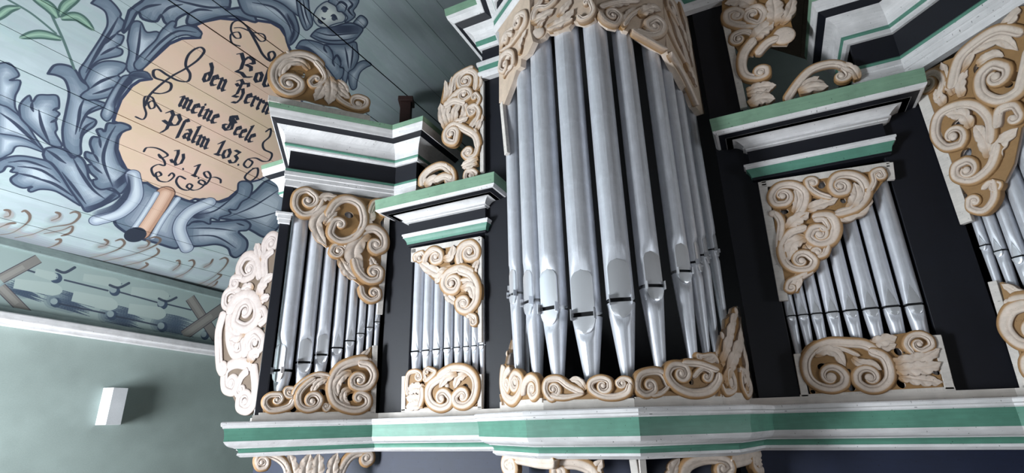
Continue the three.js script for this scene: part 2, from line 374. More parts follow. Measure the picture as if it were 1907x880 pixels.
// blackletter with a broad nib: strokes in a box one x-height tall
const GLYPH = {
  i: [0.34, 'M0,.86 .1,1 .16,.9 .16,.14 .26,0 .34,.12', 'D.2,1.28'], n: [0.66, 'M0,.86 .1,1 .16,.9 .16,.12 .24,0', 'M.16,.78 .36,1 .46,.86 .46,.14 .56,0 .64,.1'], m: [0.98, 'M0,.86 .1,1 .16,.9 .16,.12 .24,0', 'M.16,.78 .36,1 .46,.86 .46,.12 .54,0', 'M.46,.78 .66,1 .76,.86 .76,.14 .86,0 .94,.1'],
  e: [0.44, 'M.32,.86 .2,1 .08,.86 .08,.16 .2,0 .38,.14', 'M.2,1 .36,.76 .1,.5'], r: [0.46, 'M0,.86 .1,1 .16,.9 .16,.12 .26,0', 'M.16,.76 .32,1 .44,.86'], d: [0.52, 'M.1,1.7 .3,1.4 .42,.9 .42,.2 .24,0 .08,.16 .08,.7 .22,.9 .4,.7'], o: [0.5, 'M.24,1 .08,.8 .08,.18 .24,0 .4,.2 .4,.82 .24,1'], b: [0.52, 'M.1,1.7 .1,.16 .24,0 .42,.2 .42,.76 .26,.96 .1,.8'],
  l: [0.3, 'M.06,1.6 .14,1.72 .14,.14 .24,0 .32,.12'], s: [0.36, 'M.36,1.6 .22,1.74 .14,1.5 .14,-.3'], a: [0.56, 'M.1,.86 .24,1 .4,.84 .4,.16 .52,0', 'M.4,.6 .14,.5 .08,.16 .2,0 .4,.2'], f: [0.36, 'M.38,1.56 .24,1.74 .14,1.5 .14,-.3', 'M0,.96 .34,.96'],
  L: [1.1, 'M-.1,1.5 .06,1.7 .3,1.2 .3,.4 .1,.0 .4,.1 .66,-.1 .98,.16', 'M.3,1.2 .5,1.75 .8,1.7 .9,1.4 .7,1.3', 'M.5,1.0 .8,1.0 .86,.7'], H: [1.0, 'M.0,1.5 .2,1.75 .46,1.5 .2,1.1 .0,1.2', 'M.36,1.6 .36,.4 .16,.04 .5,.14', 'M.36,.8 .6,1.05 .76,.7 .76,.1 .6,-.4 .3,-.5', 'M.46,1.5 .8,1.75 .9,1.5'], S: [0.96, 'M.8,1.5 .55,1.78 .2,1.5 .3,1.1 .66,.8 .74,.3 .4,-.02 .1,.1 .0,.4 .2,.5', 'M.2,1.5 .5,1.3 .8,1.1', 'M.44,1.6 .44,.2'],
  P: [0.96, 'M-.1,1.4 .1,1.75 .3,1.5 .3,.0 .1,-.5', 'M.3,1.4 .6,1.75 .86,1.4 .8,.8 .5,.55 .3,.7', 'M-.1,.6 .3,.5'], V: [0.9, 'M-.04,1.5 .14,1.7 .24,1.3 .26,.3 .46,0 .74,.5 .76,1.2 .6,1.62', 'M-.06,.3 .1,.1 .3,.2'], '1': [0.5, 'M.02,1.1 .28,1.6 .28,.06', 'M.1,.0 .46,.06'], '0': [0.66, 'M.32,1.1 .1,.8 .1,.26 .3,0 .54,.26 .54,.82 .32,1.1'], '3': [0.66, 'M.1,1.3 .5,1.3 .28,.8 .54,.6 .5,.1 .2,-.12 .02,.06'], '.': [0.3, 'D.12,.06'], '_': [0.45],
};
function blackletter(x, str, O, X, U) {
  let total = 0; for (const ch of str) total += GLYPH[ch][0] + 0.06;
  const ux = [(X[0] - O[0]) / total, (X[1] - O[1]) / total], uy = [(U[0] - O[0]) / 1.55, (U[1] - O[1]) / 1.55], at = (a, b) => [O[0] + ux[0] * a + uy[0] * b, O[1] + ux[1] * a + uy[1] * b];
  let pen = 0; x.fillStyle = '#1b2030';
  for (const ch of str) {
    const [adv, ...strokes] = GLYPH[ch];
    for (const s of strokes) {
      const p = s.slice(1).trim().split(/\s+/).map(q => q.split(',').map(Number));
      if (s[0] === 'D') { const [a, b] = p[0]; poly(x, [at(pen + a - 0.1, b), at(pen + a, b + 0.16), at(pen + a + 0.1, b), at(pen + a, b - 0.16)]); x.fill(); continue; }
      const c = p.length > 4 ? p : p; const e = [0.075, 0.1];
      for (let i = 0; i + 1 < c.length; i++) { const [a, b] = c[i], [a2, b2] = c[i + 1]; poly(x, [at(pen + a - e[0], b - e[1]), at(pen + a + e[0], b + e[1]), at(pen + a2 + e[0], b2 + e[1]), at(pen + a2 - e[0], b2 - e[1])]); x.fill(); x.strokeStyle = '#1b2030'; x.lineWidth = 0.006; x.stroke(); }
    }
    pen += adv + 0.06;
  }
}
function paintedCeiling() {
  const N = 2048, cv = document.createElement('canvas'); cv.width = cv.height = N; const x = cv.getContext('2d');
  x.fillStyle = '#a0abb2'; x.fillRect(0, 0, N, N);
  for (let i = 0; i < 2600; i++) { x.globalAlpha = 0.035; x.fillStyle = rnd() > 0.5 ? '#eef3f4' : '#8f9dab'; x.beginPath(); x.ellipse(rnd() * N, rnd() * N, 6 + rnd() * 26, 30 + rnd() * 120, 0, 0, 7); x.fill(); }
  x.globalAlpha = 1;
  x.setTransform(N / PAINT.w, 0, 0, -N / PAINT.h, -PAINT.s0 * N / PAINT.w, N + PAINT.z0 * N / PAINT.h);
  x.lineJoin = x.lineCap = 'round';
  const GREY = { mid: '#7f8a9a', light: '#bcc5cf', dark: '#414e64', line: '#2a344a' };
  const items = parse(CEILING);
  for (const { k, p, n, t } of items) {
    if (k === 'field') {
      poly(x, p); x.fillStyle = '#cbaf9a'; x.fill(); x.save(); x.clip();
      for (let i = 0; i < 260; i++) { x.globalAlpha = 0.05; x.fillStyle = rnd() > 0.5 ? '#e9b8b8' : '#d8c49a'; x.beginPath(); x.ellipse(0.8 + rnd() * 1.6, -0.3 + rnd() * 1.5, 0.03 + rnd() * 0.12, 0.1 + rnd() * 0.3, 0, 0, 7); x.fill(); }
      x.globalAlpha = 1; x.restore(); poly(x, p); x.strokeStyle = '#2b3550'; x.lineWidth = 0.02; x.stroke();
    } else if (k === 'cloud') { for (let i = 7; i > 0; i--) curve(x, p, 0.035 * i, '#57525c', 0.13); }
    else if (k === 'w') {                                   // a feathery cloud edge: one brown brush line swelling towards its hooked tip
      const sp = spline(p, 50); for (let j = 3; j > 0; j--) for (let i = 0; i < 46; i++) { x.strokeStyle = '#8f8078'; x.globalAlpha = 0.035; x.lineWidth = 0.03 * j * (1 - i / 60); x.beginPath(); x.moveTo(sp[i].x, sp[i].y); x.lineTo(sp[i + 2].x, sp[i + 2].y); x.stroke(); }
      x.globalAlpha = 1; for (let i = 0; i < 50; i++) { x.strokeStyle = '#66574f'; x.globalAlpha = 0.75; x.lineWidth = 0.006 + 0.013 * smoothStep(0.3, 0.85, i / 50) * (1 - smoothStep(0.9, 1, i / 50) * 0.6); x.beginPath(); x.moveTo(sp[i].x, sp[i].y); x.lineTo(sp[i + 1].x, sp[i + 1].y); x.stroke(); }
      x.globalAlpha = 1;
    } else if (k === 'g') paintForm(x, p, GREY);
    else if (k === 'h') paintForm(x, p, { ...GREY, light: '#aab4c0' });
    else if (k === 'face') { paintForm(x, p, { mid: '#b4bdbc', light: '#cfd6d2', dark: '#7c8890', line: '#39465a' }); }
    else if (k === 'k') tapered(x, p, n[0] * 1.4, GREY.line, 0.8);
    else if (k === 'D') { for (let i = 4; i > 0; i--) curve(x, p, n[0] * 0.3 * i, '#39455c', 0.22); for (let i = 0; i < 9; i++) { const o = (i / 8 - 0.5) * n[0]; tapered(x, p.map(q => [q[0] + o * 0.7, q[1] + o * 0.7]), 0.008, GREY.line, 0.6); } }
    else if (k === 'dot') { x.fillStyle = '#3b4658'; x.beginPath(); x.arc(p[0][0], p[0][1], n[0], 0, 7); x.fill(); }
    else if (k === 'tube') {
      const C = { grey: ['#8c97a6', '#c6ccd4', '#2e3852'], body: ['#7f8b9c', '#aab4c2', '#2e3852'], light: ['#98a3b3', '#c9d1da', '#2e3852'], salmon: ['#b08a74', '#dcbdab', '#4a3430'] }[t], w = n[0];
      curve(x, p, w * 1.12, C[2]); curve(x, p, w, C[0]); for (let i = 3; i > 0; i--) curve(x, p, w * 0.2 * i, C[1], 0.4);
    } else if (k === 'blob') { x.fillStyle = '#222a3a'; x.beginPath(); x.arc(p[0][0], p[0][1], n[0], 0, 7); x.fill(); }
    else if (k === 'stem') curve(x, p, n[0], '#4b6462');
    else if (k === 'laurel') { const [L, R] = ribbonSides(spline(p, 24), (q) => n[0] * Math.sin(Math.PI * Math.min(1, 0.08 + q * 0.92)) ** 0.7); poly(x, L.concat(R.reverse())); x.fillStyle = '#6f8f80'; x.fill(); x.strokeStyle = '#3e5a55'; x.lineWidth = 0.012; x.stroke(); curve(x, p, n[0] * 0.25, '#9ab5a2', 0.6); }
    else if (k === 'curl') { const sp = spline(p, 260); for (let i = 0; i + 1 < sp.length; i++) { const dx = sp[i + 1].x - sp[i].x, dy = sp[i + 1].y - sp[i].y, l = Math.hypot(dx, dy) || 1; x.strokeStyle = '#1b2030'; x.lineWidth = n[0] * (0.45 + 0.75 * Math.abs(dx * 0.75 + dy * 0.66) / l); x.beginPath(); x.moveTo(sp[i].x, sp[i].y); x.lineTo(sp[i + 1].x, sp[i + 1].y); x.stroke(); } }
    else if (k === 'text') blackletter(x, t, p[0], p[1], p[2]);
  }
  const tex = new THREE.CanvasTexture(cv); tex.colorSpace = THREE.SRGBColorSpace; tex.wrapS = tex.wrapT = THREE.ClampToEdgeWrapping; tex.anisotropy = 8; return tex;
}
const FZ = { z0: -1.25, w: 2.5, y0: 2.43, h: 0.52 };
function paintedFrieze() {
  const W = 1536, Hh = 320, cv = document.createElement('canvas'); cv.width = W; cv.height = Hh; const x = cv.getContext('2d');
  x.fillStyle = '#a9bbb9'; x.fillRect(0, 0, W, Hh);
  x.setTransform(W / FZ.w, 0, 0, -Hh / FZ.h, -FZ.z0 * W / FZ.w, Hh + FZ.y0 * Hh / FZ.h); x.lineCap = x.lineJoin = 'round';
  const items = parse(FRIEZE), dk = '#46566c';
  for (const { k, p, n } of items.filter(i => i.k === 'hatch')) { const d = [p[1][0] - p[0][0], p[1][1] - p[0][1]]; for (let j = 4; j > 0; j--) curve(x, [[p[0][0] + 0.03, p[0][1] - 0.02], [p[0][0] * 0.5 + p[1][0] * 0.5, p[0][1] * 0.5 + p[1][1] * 0.5 - 0.02]], n[0] * 0.34 * j, dk, 0.2, 6); for (let i = 0; i < 13; i++) { const o = (i / 12 - 0.5) * n[0] * 1.3; tapered(x, [[p[0][0] + 0.05 * rnd(), p[0][1] + o], [(p[0][0] + p[1][0]) / 2, (p[0][1] + p[1][1]) / 2 + o], [p[1][0] - 0.08 * rnd(), p[1][1] + o - 0.01]], 0.011, dk, 0.8, 12); } }
  for (const { k, p, n } of items) {
    if (k === 'lobe') { const [L, R] = ribbonSides(spline(p, 20), (t) => n[0] * (0.7 + 0.3 * t) * Math.sqrt(Math.min(1, (1 - t) * 5))); poly(x, L.concat(R.reverse())); x.fillStyle = '#b7c7c3'; x.fill(); curve(x, [R[0], p[1], L[L.length - 1]], 0.01, dk, 0.7, 10); }
    if (k === 'drop') curve(x, p, 0.013, '#3c4658', 0.9);
    if (k === 'tip') { curve(x, [p[0], [(p[0][0] + p[1][0]) / 2, (p[0][1] + p[1][1]) / 2 - 0.03], p[1]], 0.02, '#3c4658', 0.9); }
    if (k === 'bead') { x.fillStyle = dk; x.beginPath(); x.arc(p[0][0] - 0.015, p[0][1] - 0.008, n[0] * 1.2, 0, 7); x.fill(); x.fillStyle = '#9fb0b4'; x.beginPath(); x.arc(p[0][0], p[0][1], n[0] * 0.8, 0, 7); x.fill(); }
  }
  x.lineCap = 'butt'; for (const { k, p, n } of items.filter(i => i.k === 'ribbon')) { curve(x, p, n[0] * 1.15, '#4b4550', 1, 6); curve(x, p, n[0], '#8f8c88', 1, 6); curve(x, [[p[0][0], p[0][1]], [p[0][0] * 0.4 + p[1][0] * 0.6, p[0][1] * 0.4 + p[1][1] * 0.6]], n[0] * 0.5, '#b3b0aa', 0.5, 6); }
  const tex = new THREE.CanvasTexture(cv); tex.colorSpace = THREE.SRGBColorSpace; tex.wrapS = THREE.RepeatWrapping; tex.anisotropy = 8; return tex;
}
const ceilPaint = new THREE.MeshStandardMaterial({ map: paintedCeiling(), roughness: 0.75 }); ceilPaint.name = 'ceiling_painting';
const friezePaint = new THREE.MeshStandardMaterial({ map: paintedFrieze(), roughness: 0.75 }); friezePaint.name = 'frieze_painting';

{
  const c = new THREE.Group();
  // seams of the boards on the left slope, as measured up the slope from the wall
  const seams = [0, 0.22, 0.44, 0.66, 0.87, 1.07, 1.275, 1.48, 1.72, 1.97, 2.147, 2.318, 2.51, 2.696, 2.9, 3.1, 3.3, 3.5, 3.7, SLEN], open = { 6: 0.0032, 10: 0.004, 11: 0.0032, 13: 0.0045 };   // some joints have opened more than others
  for (let i = 0; i + 1 < seams.length; i++) {
    const a = seams[i] + (open[i] ?? 0.0013), b = seams[i + 1] - (open[i + 1] ?? 0.0013), th = 0.02;
    const g = new THREE.BoxGeometry(b - a, th, ZF - ZB).toNonIndexed();
    g.translate((a + b) / 2, th / 2 + 0.0015 * ((i * 7) % 3), (ZF + ZB) / 2);
    const p = g.attributes.position, uv = g.attributes.uv;
    for (let k = 0; k < p.count; k++) uv.setXY(k, (p.getX(k) - PAINT.s0) / PAINT.w, (p.getZ(k) - PAINT.z0) / PAINT.h);
    g.rotateZ(SA); g.translate(WX, EAVE, 0);
    part('plank', g, ceilPaint, c);
  }
  for (let i = 0; i < 9; i++) part('plank', boxAt(RIDGE_X + i * 0.2212, RIDGE_X + (i + 1) * 0.2212 - 0.003, RIDGE, RIDGE + 0.02, ZB, ZF), M.bareWood, c);
  for (let i = 0; i < 18; i++) { const L = SLEN / 18, g = box(L - 0.003, 0.02, ZF - ZB, (i + 0.5) * L, 0.01, (ZF + ZB) / 2); g.rotateZ(SA); g.applyMatrix4(new THREE.Matrix4().makeScale(-1, 1, 1)); const ix = g.attributes.position; for (let k = 0; k < ix.count; k += 3) for (const at of [g.attributes.position, g.attributes.normal, g.attributes.uv]) { const s = at.itemSize; for (let e = 0; e < s; e++) { const t = at.array[(k + 1) * s + e]; at.array[(k + 1) * s + e] = at.array[(k + 2) * s + e]; at.array[(k + 2) * s + e] = t; } } g.translate(-WX, EAVE, 0); part('plank', g, M.bareWood, c); }
  const roof = []; const r1 = box(SLEN + 0.5, 0.08, ZF - ZB + 0.6, SLEN / 2, 0.11, (ZF + ZB) / 2); r1.rotateZ(SA); r1.translate(WX, EAVE, 0); roof.push(r1);
  const r2 = box(SLEN + 0.5, 0.08, ZF - ZB + 0.6, -SLEN / 2, 0.11, (ZF + ZB) / 2); r2.rotateZ(-SA); r2.translate(-WX, EAVE, 0); roof.push(r2, boxAt(-1.2, 1.2, RIDGE + 0.06, RIDGE + 0.16, ZB - 0.3, ZF + 0.3));
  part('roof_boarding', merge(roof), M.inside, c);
  struct('ceiling', c);
}
// painted frieze and cornice between wall and ceiling (the old wall plate runs slightly out of level)
const TILT = 0.032;
function tilted(g) { const p = g.attributes.position; for (let i = 0; i < p.count; i++) p.setY(i, p.getY(i) + TILT * (p.getZ(i) - 0.15)); return g; }
{
  const g = new THREE.BoxGeometry(0.03, 0.47, ZF - ZB).toNonIndexed(); g.translate(WX + 0.015, 2.685, (ZF + ZB) / 2);
  const p = g.attributes.position, uv = g.attributes.uv; for (let i = 0; i < p.count; i++) uv.setXY(i, (p.getZ(i) - FZ.z0) / FZ.w, (p.getY(i) - FZ.y0) / FZ.h);
  struct('trim_1', new THREE.Mesh(tilted(g), friezePaint));
  struct('trim_2', new THREE.Mesh(tilted(boxAt(WX, WX + 0.055, 2.885, 2.955, ZB, ZF, 0.01)), M.friezeEdge));
  struct('trim_3', new THREE.Mesh(tilted(boxAt(WX, WX + 0.05, 2.435, 2.475, ZB, ZF, 0.008)), M.friezeEdge));
  struct('trim_4', new THREE.Mesh(tilted(merge([boxAt(WX, WX + 0.085, 2.375, 2.435, ZB, ZF, 0.012), boxAt(WX, WX + 0.05, 2.345, 2.38, ZB, ZF, 0.008)])), M.white));
}
{ // wall lamp: a white half-hexagon shade on a back plate
  const t = thing('wall_lamp', 'white angular wall lamp on the plain plaster wall at the lower left', 'lamp', [WX, 1.848, 0.146]);
  part('back_plate', boxAt(0, 0.012, -0.14, 0.14, -0.085, 0.085, 0.003), M.lampBody, t);
  const S = new THREE.Shape(); S.moveTo(-0.083, 0); S.lineTo(-0.06, -0.085); S.lineTo(0.045, -0.085); S.lineTo(0.083, 0); S.closePath();
  const g = new THREE.ExtrudeGeometry(S, { depth: 0.274, bevelEnabled: true, bevelSize: 0.002, bevelThickness: 0.002, bevelSegments: 2 });
  g.rotateX(-Math.PI / 2); g.rotateY(Math.PI / 2); g.translate(0.01, -0.137, 0);
  part('shade', metreUV(g.toNonIndexed()), M.lampBody, t);
}
{ // an old timber behind the left tower, in the dark under the ceiling
  const t = thing('timber_post', 'dark reddish wooden post standing in the shade behind the left tower cornice', 'post', [-2.0, 0, -0.72]);
  part('post', box(0.1, 4.52, 0.1, 0, 2.26, 0, 0.5, 0.006), M.brown, t);
  part('post_cap', box(0.14, 0.05, 0.14, 0, 4.545, 0, 0.5, 0.006), M.brown, t);
}

// ---------------------------------------------------------------- the organ: plan and case
const TH = 0.717, AX = 1.991, AZ = 0.518;
const mirror = (half) => half.concat(half.slice().reverse().map(([x, z]) => [-x, z]));      // a half plan from the left end to the middle, completed to the right
const CENTRE = [[-0.575, 0], [-0.487, 0.361], [-0.188, 0.578]];
const TOWER_L = [[-2.64, -0.4], [-2.64, -0.02], [-2.4585, -0.02], [-AX, AZ], [-1.5235, -0.02], [-1.34, -0.02], [-1.34, -0.4]];
const flip = (plan) => plan.slice().reverse().map(([x, z]) => [-x, z]);
const IMPOST = mirror([[-2.64, -0.4], [-2.64, 0], [-2.447, 0], [-AX, 0.523], [-1.535, 0], ...CENTRE]);
// facets: where things on a face stand; u runs to the right along the face, +z of the group faces outwards
function facet(a, b) { const dx = b[0] - a[0], dz = b[1] - a[1]; return { x: a[0], z: a[1], turn: Math.atan2(-dz, dx), len: Math.hypot(dx, dz) }; }
const F = {
  flatL: { x: -1.347, z: 0, turn: 0, len: 0.55 }, flatR: { x: 0.797, z: 0, turn: 0, len: 0.55 },
  towerL: facet([-AX, 0.523], [-1.535, 0]), towerR: facet([1.535, 0], [AX, 0.523]),
  front: facet([-0.188, 0.578], [0.188, 0.578]), obliqueL: facet([-0.487, 0.361], [-0.188, 0.578]), obliqueR: facet([0.188, 0.578], [0.487, 0.361]),
  returnR: facet([0.487, 0.361], [0.6, -0.11]), returnL: facet([-0.6, -0.11], [-0.487, 0.361]),
};
const onFacet = (f, u, off = 0) => [f.x + Math.cos(f.turn) * u + Math.sin(f.turn) * off, Y0, f.z - Math.sin(f.turn) * u + Math.cos(f.turn) * off];

{ // the case: black uprights, rails and panels
  const c = thing('organ_case', 'black painted case of the pipe organ, its uprights standing between the groups of pipes', 'organ case', [0, Y0, 0]);
  const B = (n, x0, x1, y0, y1, z0, z1, m = M.black, r = 0.003) => part(n, boxAt(x0, x1, y0, y1, z0, z1, r), m, c);
  for (const s of [-1, 1]) {
    const X = (a, b) => s < 0 ? [-b, -a] : [a, b];
    B('stile', ...X(0.625, 0.797), -0.01, 2.9, -0.06, -0.03);
    B('stile', ...X(1.347, 1.56), -0.01, 1.6, -0.06, -0.03);
    B('stile', ...X(2.42, 2.59), -0.01, 1.75, -0.06, -0.03);
    B('rail', ...X(0.775, 1.372), 1.08, 1.33, -0.06, 0.0);
    B('flat_roof', ...X(0.7, 1.5), 1.32, 1.34, -0.45, 0.02);
    // the corner post of the tower and the fill behind its cornice
    const A = s < 0 ? F.towerL : F.towerR, u0 = s < 0 ? 0 : A.len;
    const [px, , pz] = onFacet(A, s < 0 ? 0.022 : A.len - 0.022, -0.03);
    part('corner_post', box(0.056, 1.5, 0.03, px, 0.74, pz, A.turn, 0.004), M.black, c);
    part('frieze', sweep(s < 0 ? TOWER_L : flip(TOWER_L), [[0, 1.73], [0, 1.57]], 0.03), M.black, c);
    part('face_panel', sweep(s < 0 ? [[-2.4585, -0.05], [-2.02, 0.455]] : [[2.02, 0.455], [2.4585, -0.05]], [[0, 1.58], [0, -0.01]], 0.02), M.black, c);
    B('side_panel', ...X(2.56, 2.59), -1.7, 1.75, -0.52, -0.06);
    B('tower_roof', ...X(1.34, 2.64), 1.9, 1.92, -0.5, -0.02);
    B('tower_side', ...X(1.34, 1.36), 1.3, 1.92, -0.5, -0.05);
    B('upper_side', ...X(0.76, 0.79), 1.34, 2.9, -0.3, -0.06);
  }
  part('frieze', sweep(mirror([[-0.79, -0.3], [-0.79, 0], ...CENTRE]), [[0, 2.49], [0, 2.34]], 0.03), M.black, c);
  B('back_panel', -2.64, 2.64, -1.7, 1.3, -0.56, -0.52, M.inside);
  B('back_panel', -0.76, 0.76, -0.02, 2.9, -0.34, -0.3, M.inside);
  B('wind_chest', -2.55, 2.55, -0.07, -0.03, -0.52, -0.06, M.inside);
  B('lower_panel', -2.6, 2.6, -1.7, -0.18, -0.1, -0.02, M.navy);
  part('plinth', sweep(mirror([[-0.5, -0.02], [-0.42, 0.25], [-0.16, 0.44]]), [[0, -0.18], [0, -1.7]], 0.03), M.navy, c);
}
// ---------------------------------------------------------------- cornices: every painted member of a moulding is a part
function cornice(name, label, plan, bands, group) {
  const t = thing(name, label, 'cornice', [0, Y0, 0], 0, group);
  for (const [n, m, prof, th, lab] of bands) part(n, sweep(plan, prof, th ?? 0.02), m, t, lab);
  return t;
}
cornice('impost_cornice', 'long white and green moulded cornice the whole pipe organ stands on', IMPOST, [
  ['white_plinth', M.frame, [[0.012, 0.022], [0.013, -0.014]], 0.02],
  ['white_fillet', M.white, [[0.133, -0.012], [0.138, -0.017], [0.138, -0.029], [0.130, -0.033], [0.130, -0.041], [0.125, -0.046]], 0.2],
  ['green_cove', M.green, arcProf(0.124, -0.046, 0.117, -0.112, -0.003, 4)],
  ['white_ovolo', M.white, [...arcProf(0.118, -0.112, 0.074, -0.146, 0.008, 6), [0.07, -0.150]]],
  ['green_cove', M.green, arcProf(0.066, -0.150, 0.05, -0.174, -0.004, 4)],
  ['white_fillet', M.white, [[0.055, -0.174], [0.057, -0.184], [0.04, -0.196]]],
]);
for (const s of [-1, 1]) {
  const side = s < 0 ? 'left' : 'right';
  const pl = (p) => s < 0 ? p : flip(p);
  const flat = pl([[-1.372, -0.06], [-1.372, 0], [-0.775, 0], [-0.775, -0.06]]), flatTop = pl([[-1.372, -0.12], [-1.372, 0], [-0.79, 0], [-0.79, -0.12]]);
  cornice('flat_cornice', s < 0 ? 'short green topped cornice left of the central tower, above the brightly lit flat of small pipes' : 'short green topped cornice right of the central tower, above the shaded flat of small pipes', flatTop, [
    ['green_fascia', M.sage, [[0.15, 1.395], [0.165, 1.393], [0.160, 1.322]], 0.12],
    ['white_fillet', M.white, [[0.161, 1.321], [0.158, 1.312], [0.148, 1.303]], 0.03],
    ['black_soffit', M.black, [[0.147, 1.306], [0.105, 1.294]], 0.03],
    ['white_cove', M.white, arcProf(0.106, 1.294, 0.024, 1.262, -0.014, 8), 0.03],
    ['white_bead', M.white, [[0.03, 1.262], [0.033, 1.256], [0.022, 1.252], [0.020, 1.247], [0.008, 1.244]], 0.03],
  ]);
  cornice('flat_architrave', s < 0 ? 'thin white and green moulding under the black band on the left flat of pipes' : 'thin white and green moulding under the black band on the right flat of pipes', flat, [
    ['white_fillet', M.white, [[0.018, 1.168], [0.030, 1.162], [0.030, 1.152], [0.024, 1.148], [0.024, 1.136]], 0.03],
    ['green_cove', M.green, arcProf(0.022, 1.136, 0.003, 1.094, -0.004, 5), 0.03],
  ]);
  cornice('tower_cornice', s < 0 ? 'stepped green, white and black cornice crowning the pointed left tower' : 'stepped green, white and black cornice crowning the right tower at the top right', pl(TOWER_L), [
    ['green_fascia', M.sage, [[0.13, 1.982], [0.145, 1.98], [0.140, 1.945]], 0.16],
    ['white_cyma', M.white, [[0.139, 1.944], [0.136, 1.925], [0.131, 1.915], [0.130, 1.896], [0.126, 1.886]], 0.05],
    ['black_soffit', M.black, [[0.124, 1.888], [0.088, 1.863]], 0.05],
    ['white_cove', M.white, arcProf(0.088, 1.862, 0.034, 1.757, -0.018, 9), 0.04],
    ['green_fillet', M.green, [[0.037, 1.757], [0.036, 1.748], [0.029, 1.741]], 0.04],
    ['white_fillet', M.white, [[0.028, 1.741], [0.027, 1.73], [0.015, 1.721]], 0.04],
    ['green_fillet', M.green, [[0.005, 1.588], [0.014, 1.578], [0.014, 1.562]], 0.04],
    ['white_architrave', M.white, [[0.016, 1.562], [0.017, 1.535], [0.012, 1.532], [0.012, 1.505], [0.007, 1.502], [0.006, 1.462]], 0.04],
  ]);
}
cornice('tower_cornice', 'uppermost stepped cornice crowning the central tower, cut off by the top edge', mirror([[-0.79, -0.4], [-0.79, 0], ...CENTRE]), [
  ['green_fascia', M.sage, [[0.185, 2.765], [0.2, 2.76], [0.192, 2.70]], 0.2],
  ['white_cyma', M.white, [[0.190, 2.70], [0.182, 2.675], [0.152, 2.652]], 0.05],
  ['black_soffit', M.black, [[0.150, 2.655], [0.102, 2.622]], 0.05],
  ['white_cove', M.white, arcProf(0.102, 2.622, 0.036, 2.53, -0.02, 8), 0.04],
  ['green_fillet', M.green, [[0.036, 2.53], [0.03, 2.49]], 0.04],
  ['white_fillet', M.white, [[0.028, 2.49], [0.016, 2.468]], 0.04],
  ['white_fillet', M.white, [[0.03, 2.352], [0.032, 2.34], [0.027, 2.318]], 0.04],
  ['green_band', M.green, [[0.021, 2.318], [0.019, 2.272]], 0.04],
  ['white_fillet', M.white, [[0.024, 2.272], [0.024, 2.255], [0.012, 2.225]], 0.04],
]);
// ---------------------------------------------------------------- pipes
function pipeShape(r, y0, y1, rTop, rBottom, mouthY, up, flatZ, pointed) {
  // a tube from y0 to y1 whose front is pressed flat next to the mouth
  const rows = []; const N = 28;
  const ys = []; const S = 26;
  for (let i = 0; i <= S; i++) ys.push(y0 + (y1 - y0) * (up ? (i / S) ** 2.2 : 1 - (1 - i / S) ** 1.8));
  const g = new THREE.CylinderGeometry(1, 1, 1, N, S, true), p = g.attributes.position;
  for (let j = 0; j <= S; j++) for (let i = 0; i <= N; i++) {
    const k = (S - j) * (N + 1) + i, y = ys[j], t = (y - y0) / (y1 - y0), rr = rBottom + (rTop - rBottom) * t, a = i / N * Math.PI * 2;
    let x = Math.sin(a) * rr, z = Math.cos(a) * rr; const d = Math.abs(y - mouthY);
    if (z > 0) {
      const reach = up ? 3.6 * r : 2.3 * r, q = Math.min(1, d / reach), lim = !up ? (q < 0.6 ? flatZ : flatZ + (1 - flatZ) * (q - 0.6) / 0.4) : pointed ? flatZ + (1 - flatZ) * q * q : (q < 0.86 ? flatZ : flatZ + (1 - flatZ) * (q - 0.86) / 0.14);
      z = Math.min(z, Math.max(lim * r, 0) + Math.max(0, rr - r));
      if (!up) z = Math.min(z, rr);
    }
    p.setXYZ(k, x, y, z);
  }
  g.computeVertexNormals();
  const uv = g.attributes.uv; for (let k = 0; k < uv.count; k++) uv.setXY(k, uv.getX(k) * r * 6.28, p.getY(k));
  return g.toNonIndexed();
}
function lipPlate(width, h, th, bulge, y0, z0) {
  const R = 18, C = 8, pos = [], idx = [];
  for (let i = 0; i <= R; i++) for (let j = 0; j <= C; j++) { const v = i / R, u = -1 + 2 * j / C, w = Math.max(0.0004, width(v)); pos.push(w * u, y0 + h * v, z0 + th + bulge * (1 - u * u)); }
  for (let i = 0; i <= R; i++) for (const u of [-1, 1]) { const v = i / R, w = Math.max(0.0004, width(v)); pos.push((w + 0.0008) * u, y0 + h * v, z0 - 0.002); }
  const base = (R + 1) * (C + 1), q = (a, b, c, d) => h > 0 ? idx.push(a, b, c, a, c, d) : idx.push(a, c, b, a, d, c);
  for (let i = 0; i < R; i++) { for (let j = 0; j < C; j++) { const a = i * (C + 1) + j; q(a, a + 1, a + C + 2, a + C + 1); } const l = i * (C + 1), b = base + i * 2; q(b, l, l + C + 1, b + 2); q(l + C, b + 1, b + 3, l + 2 * C + 1); }
  q(base, base + 1, C, 0);
  const g = new THREE.BufferGeometry(); g.setAttribute('position', new THREE.Float32BufferAttribute(pos, 3)); g.setIndex(idx);
  return metreUV(toCreasedNormals(g, 0.6));
}
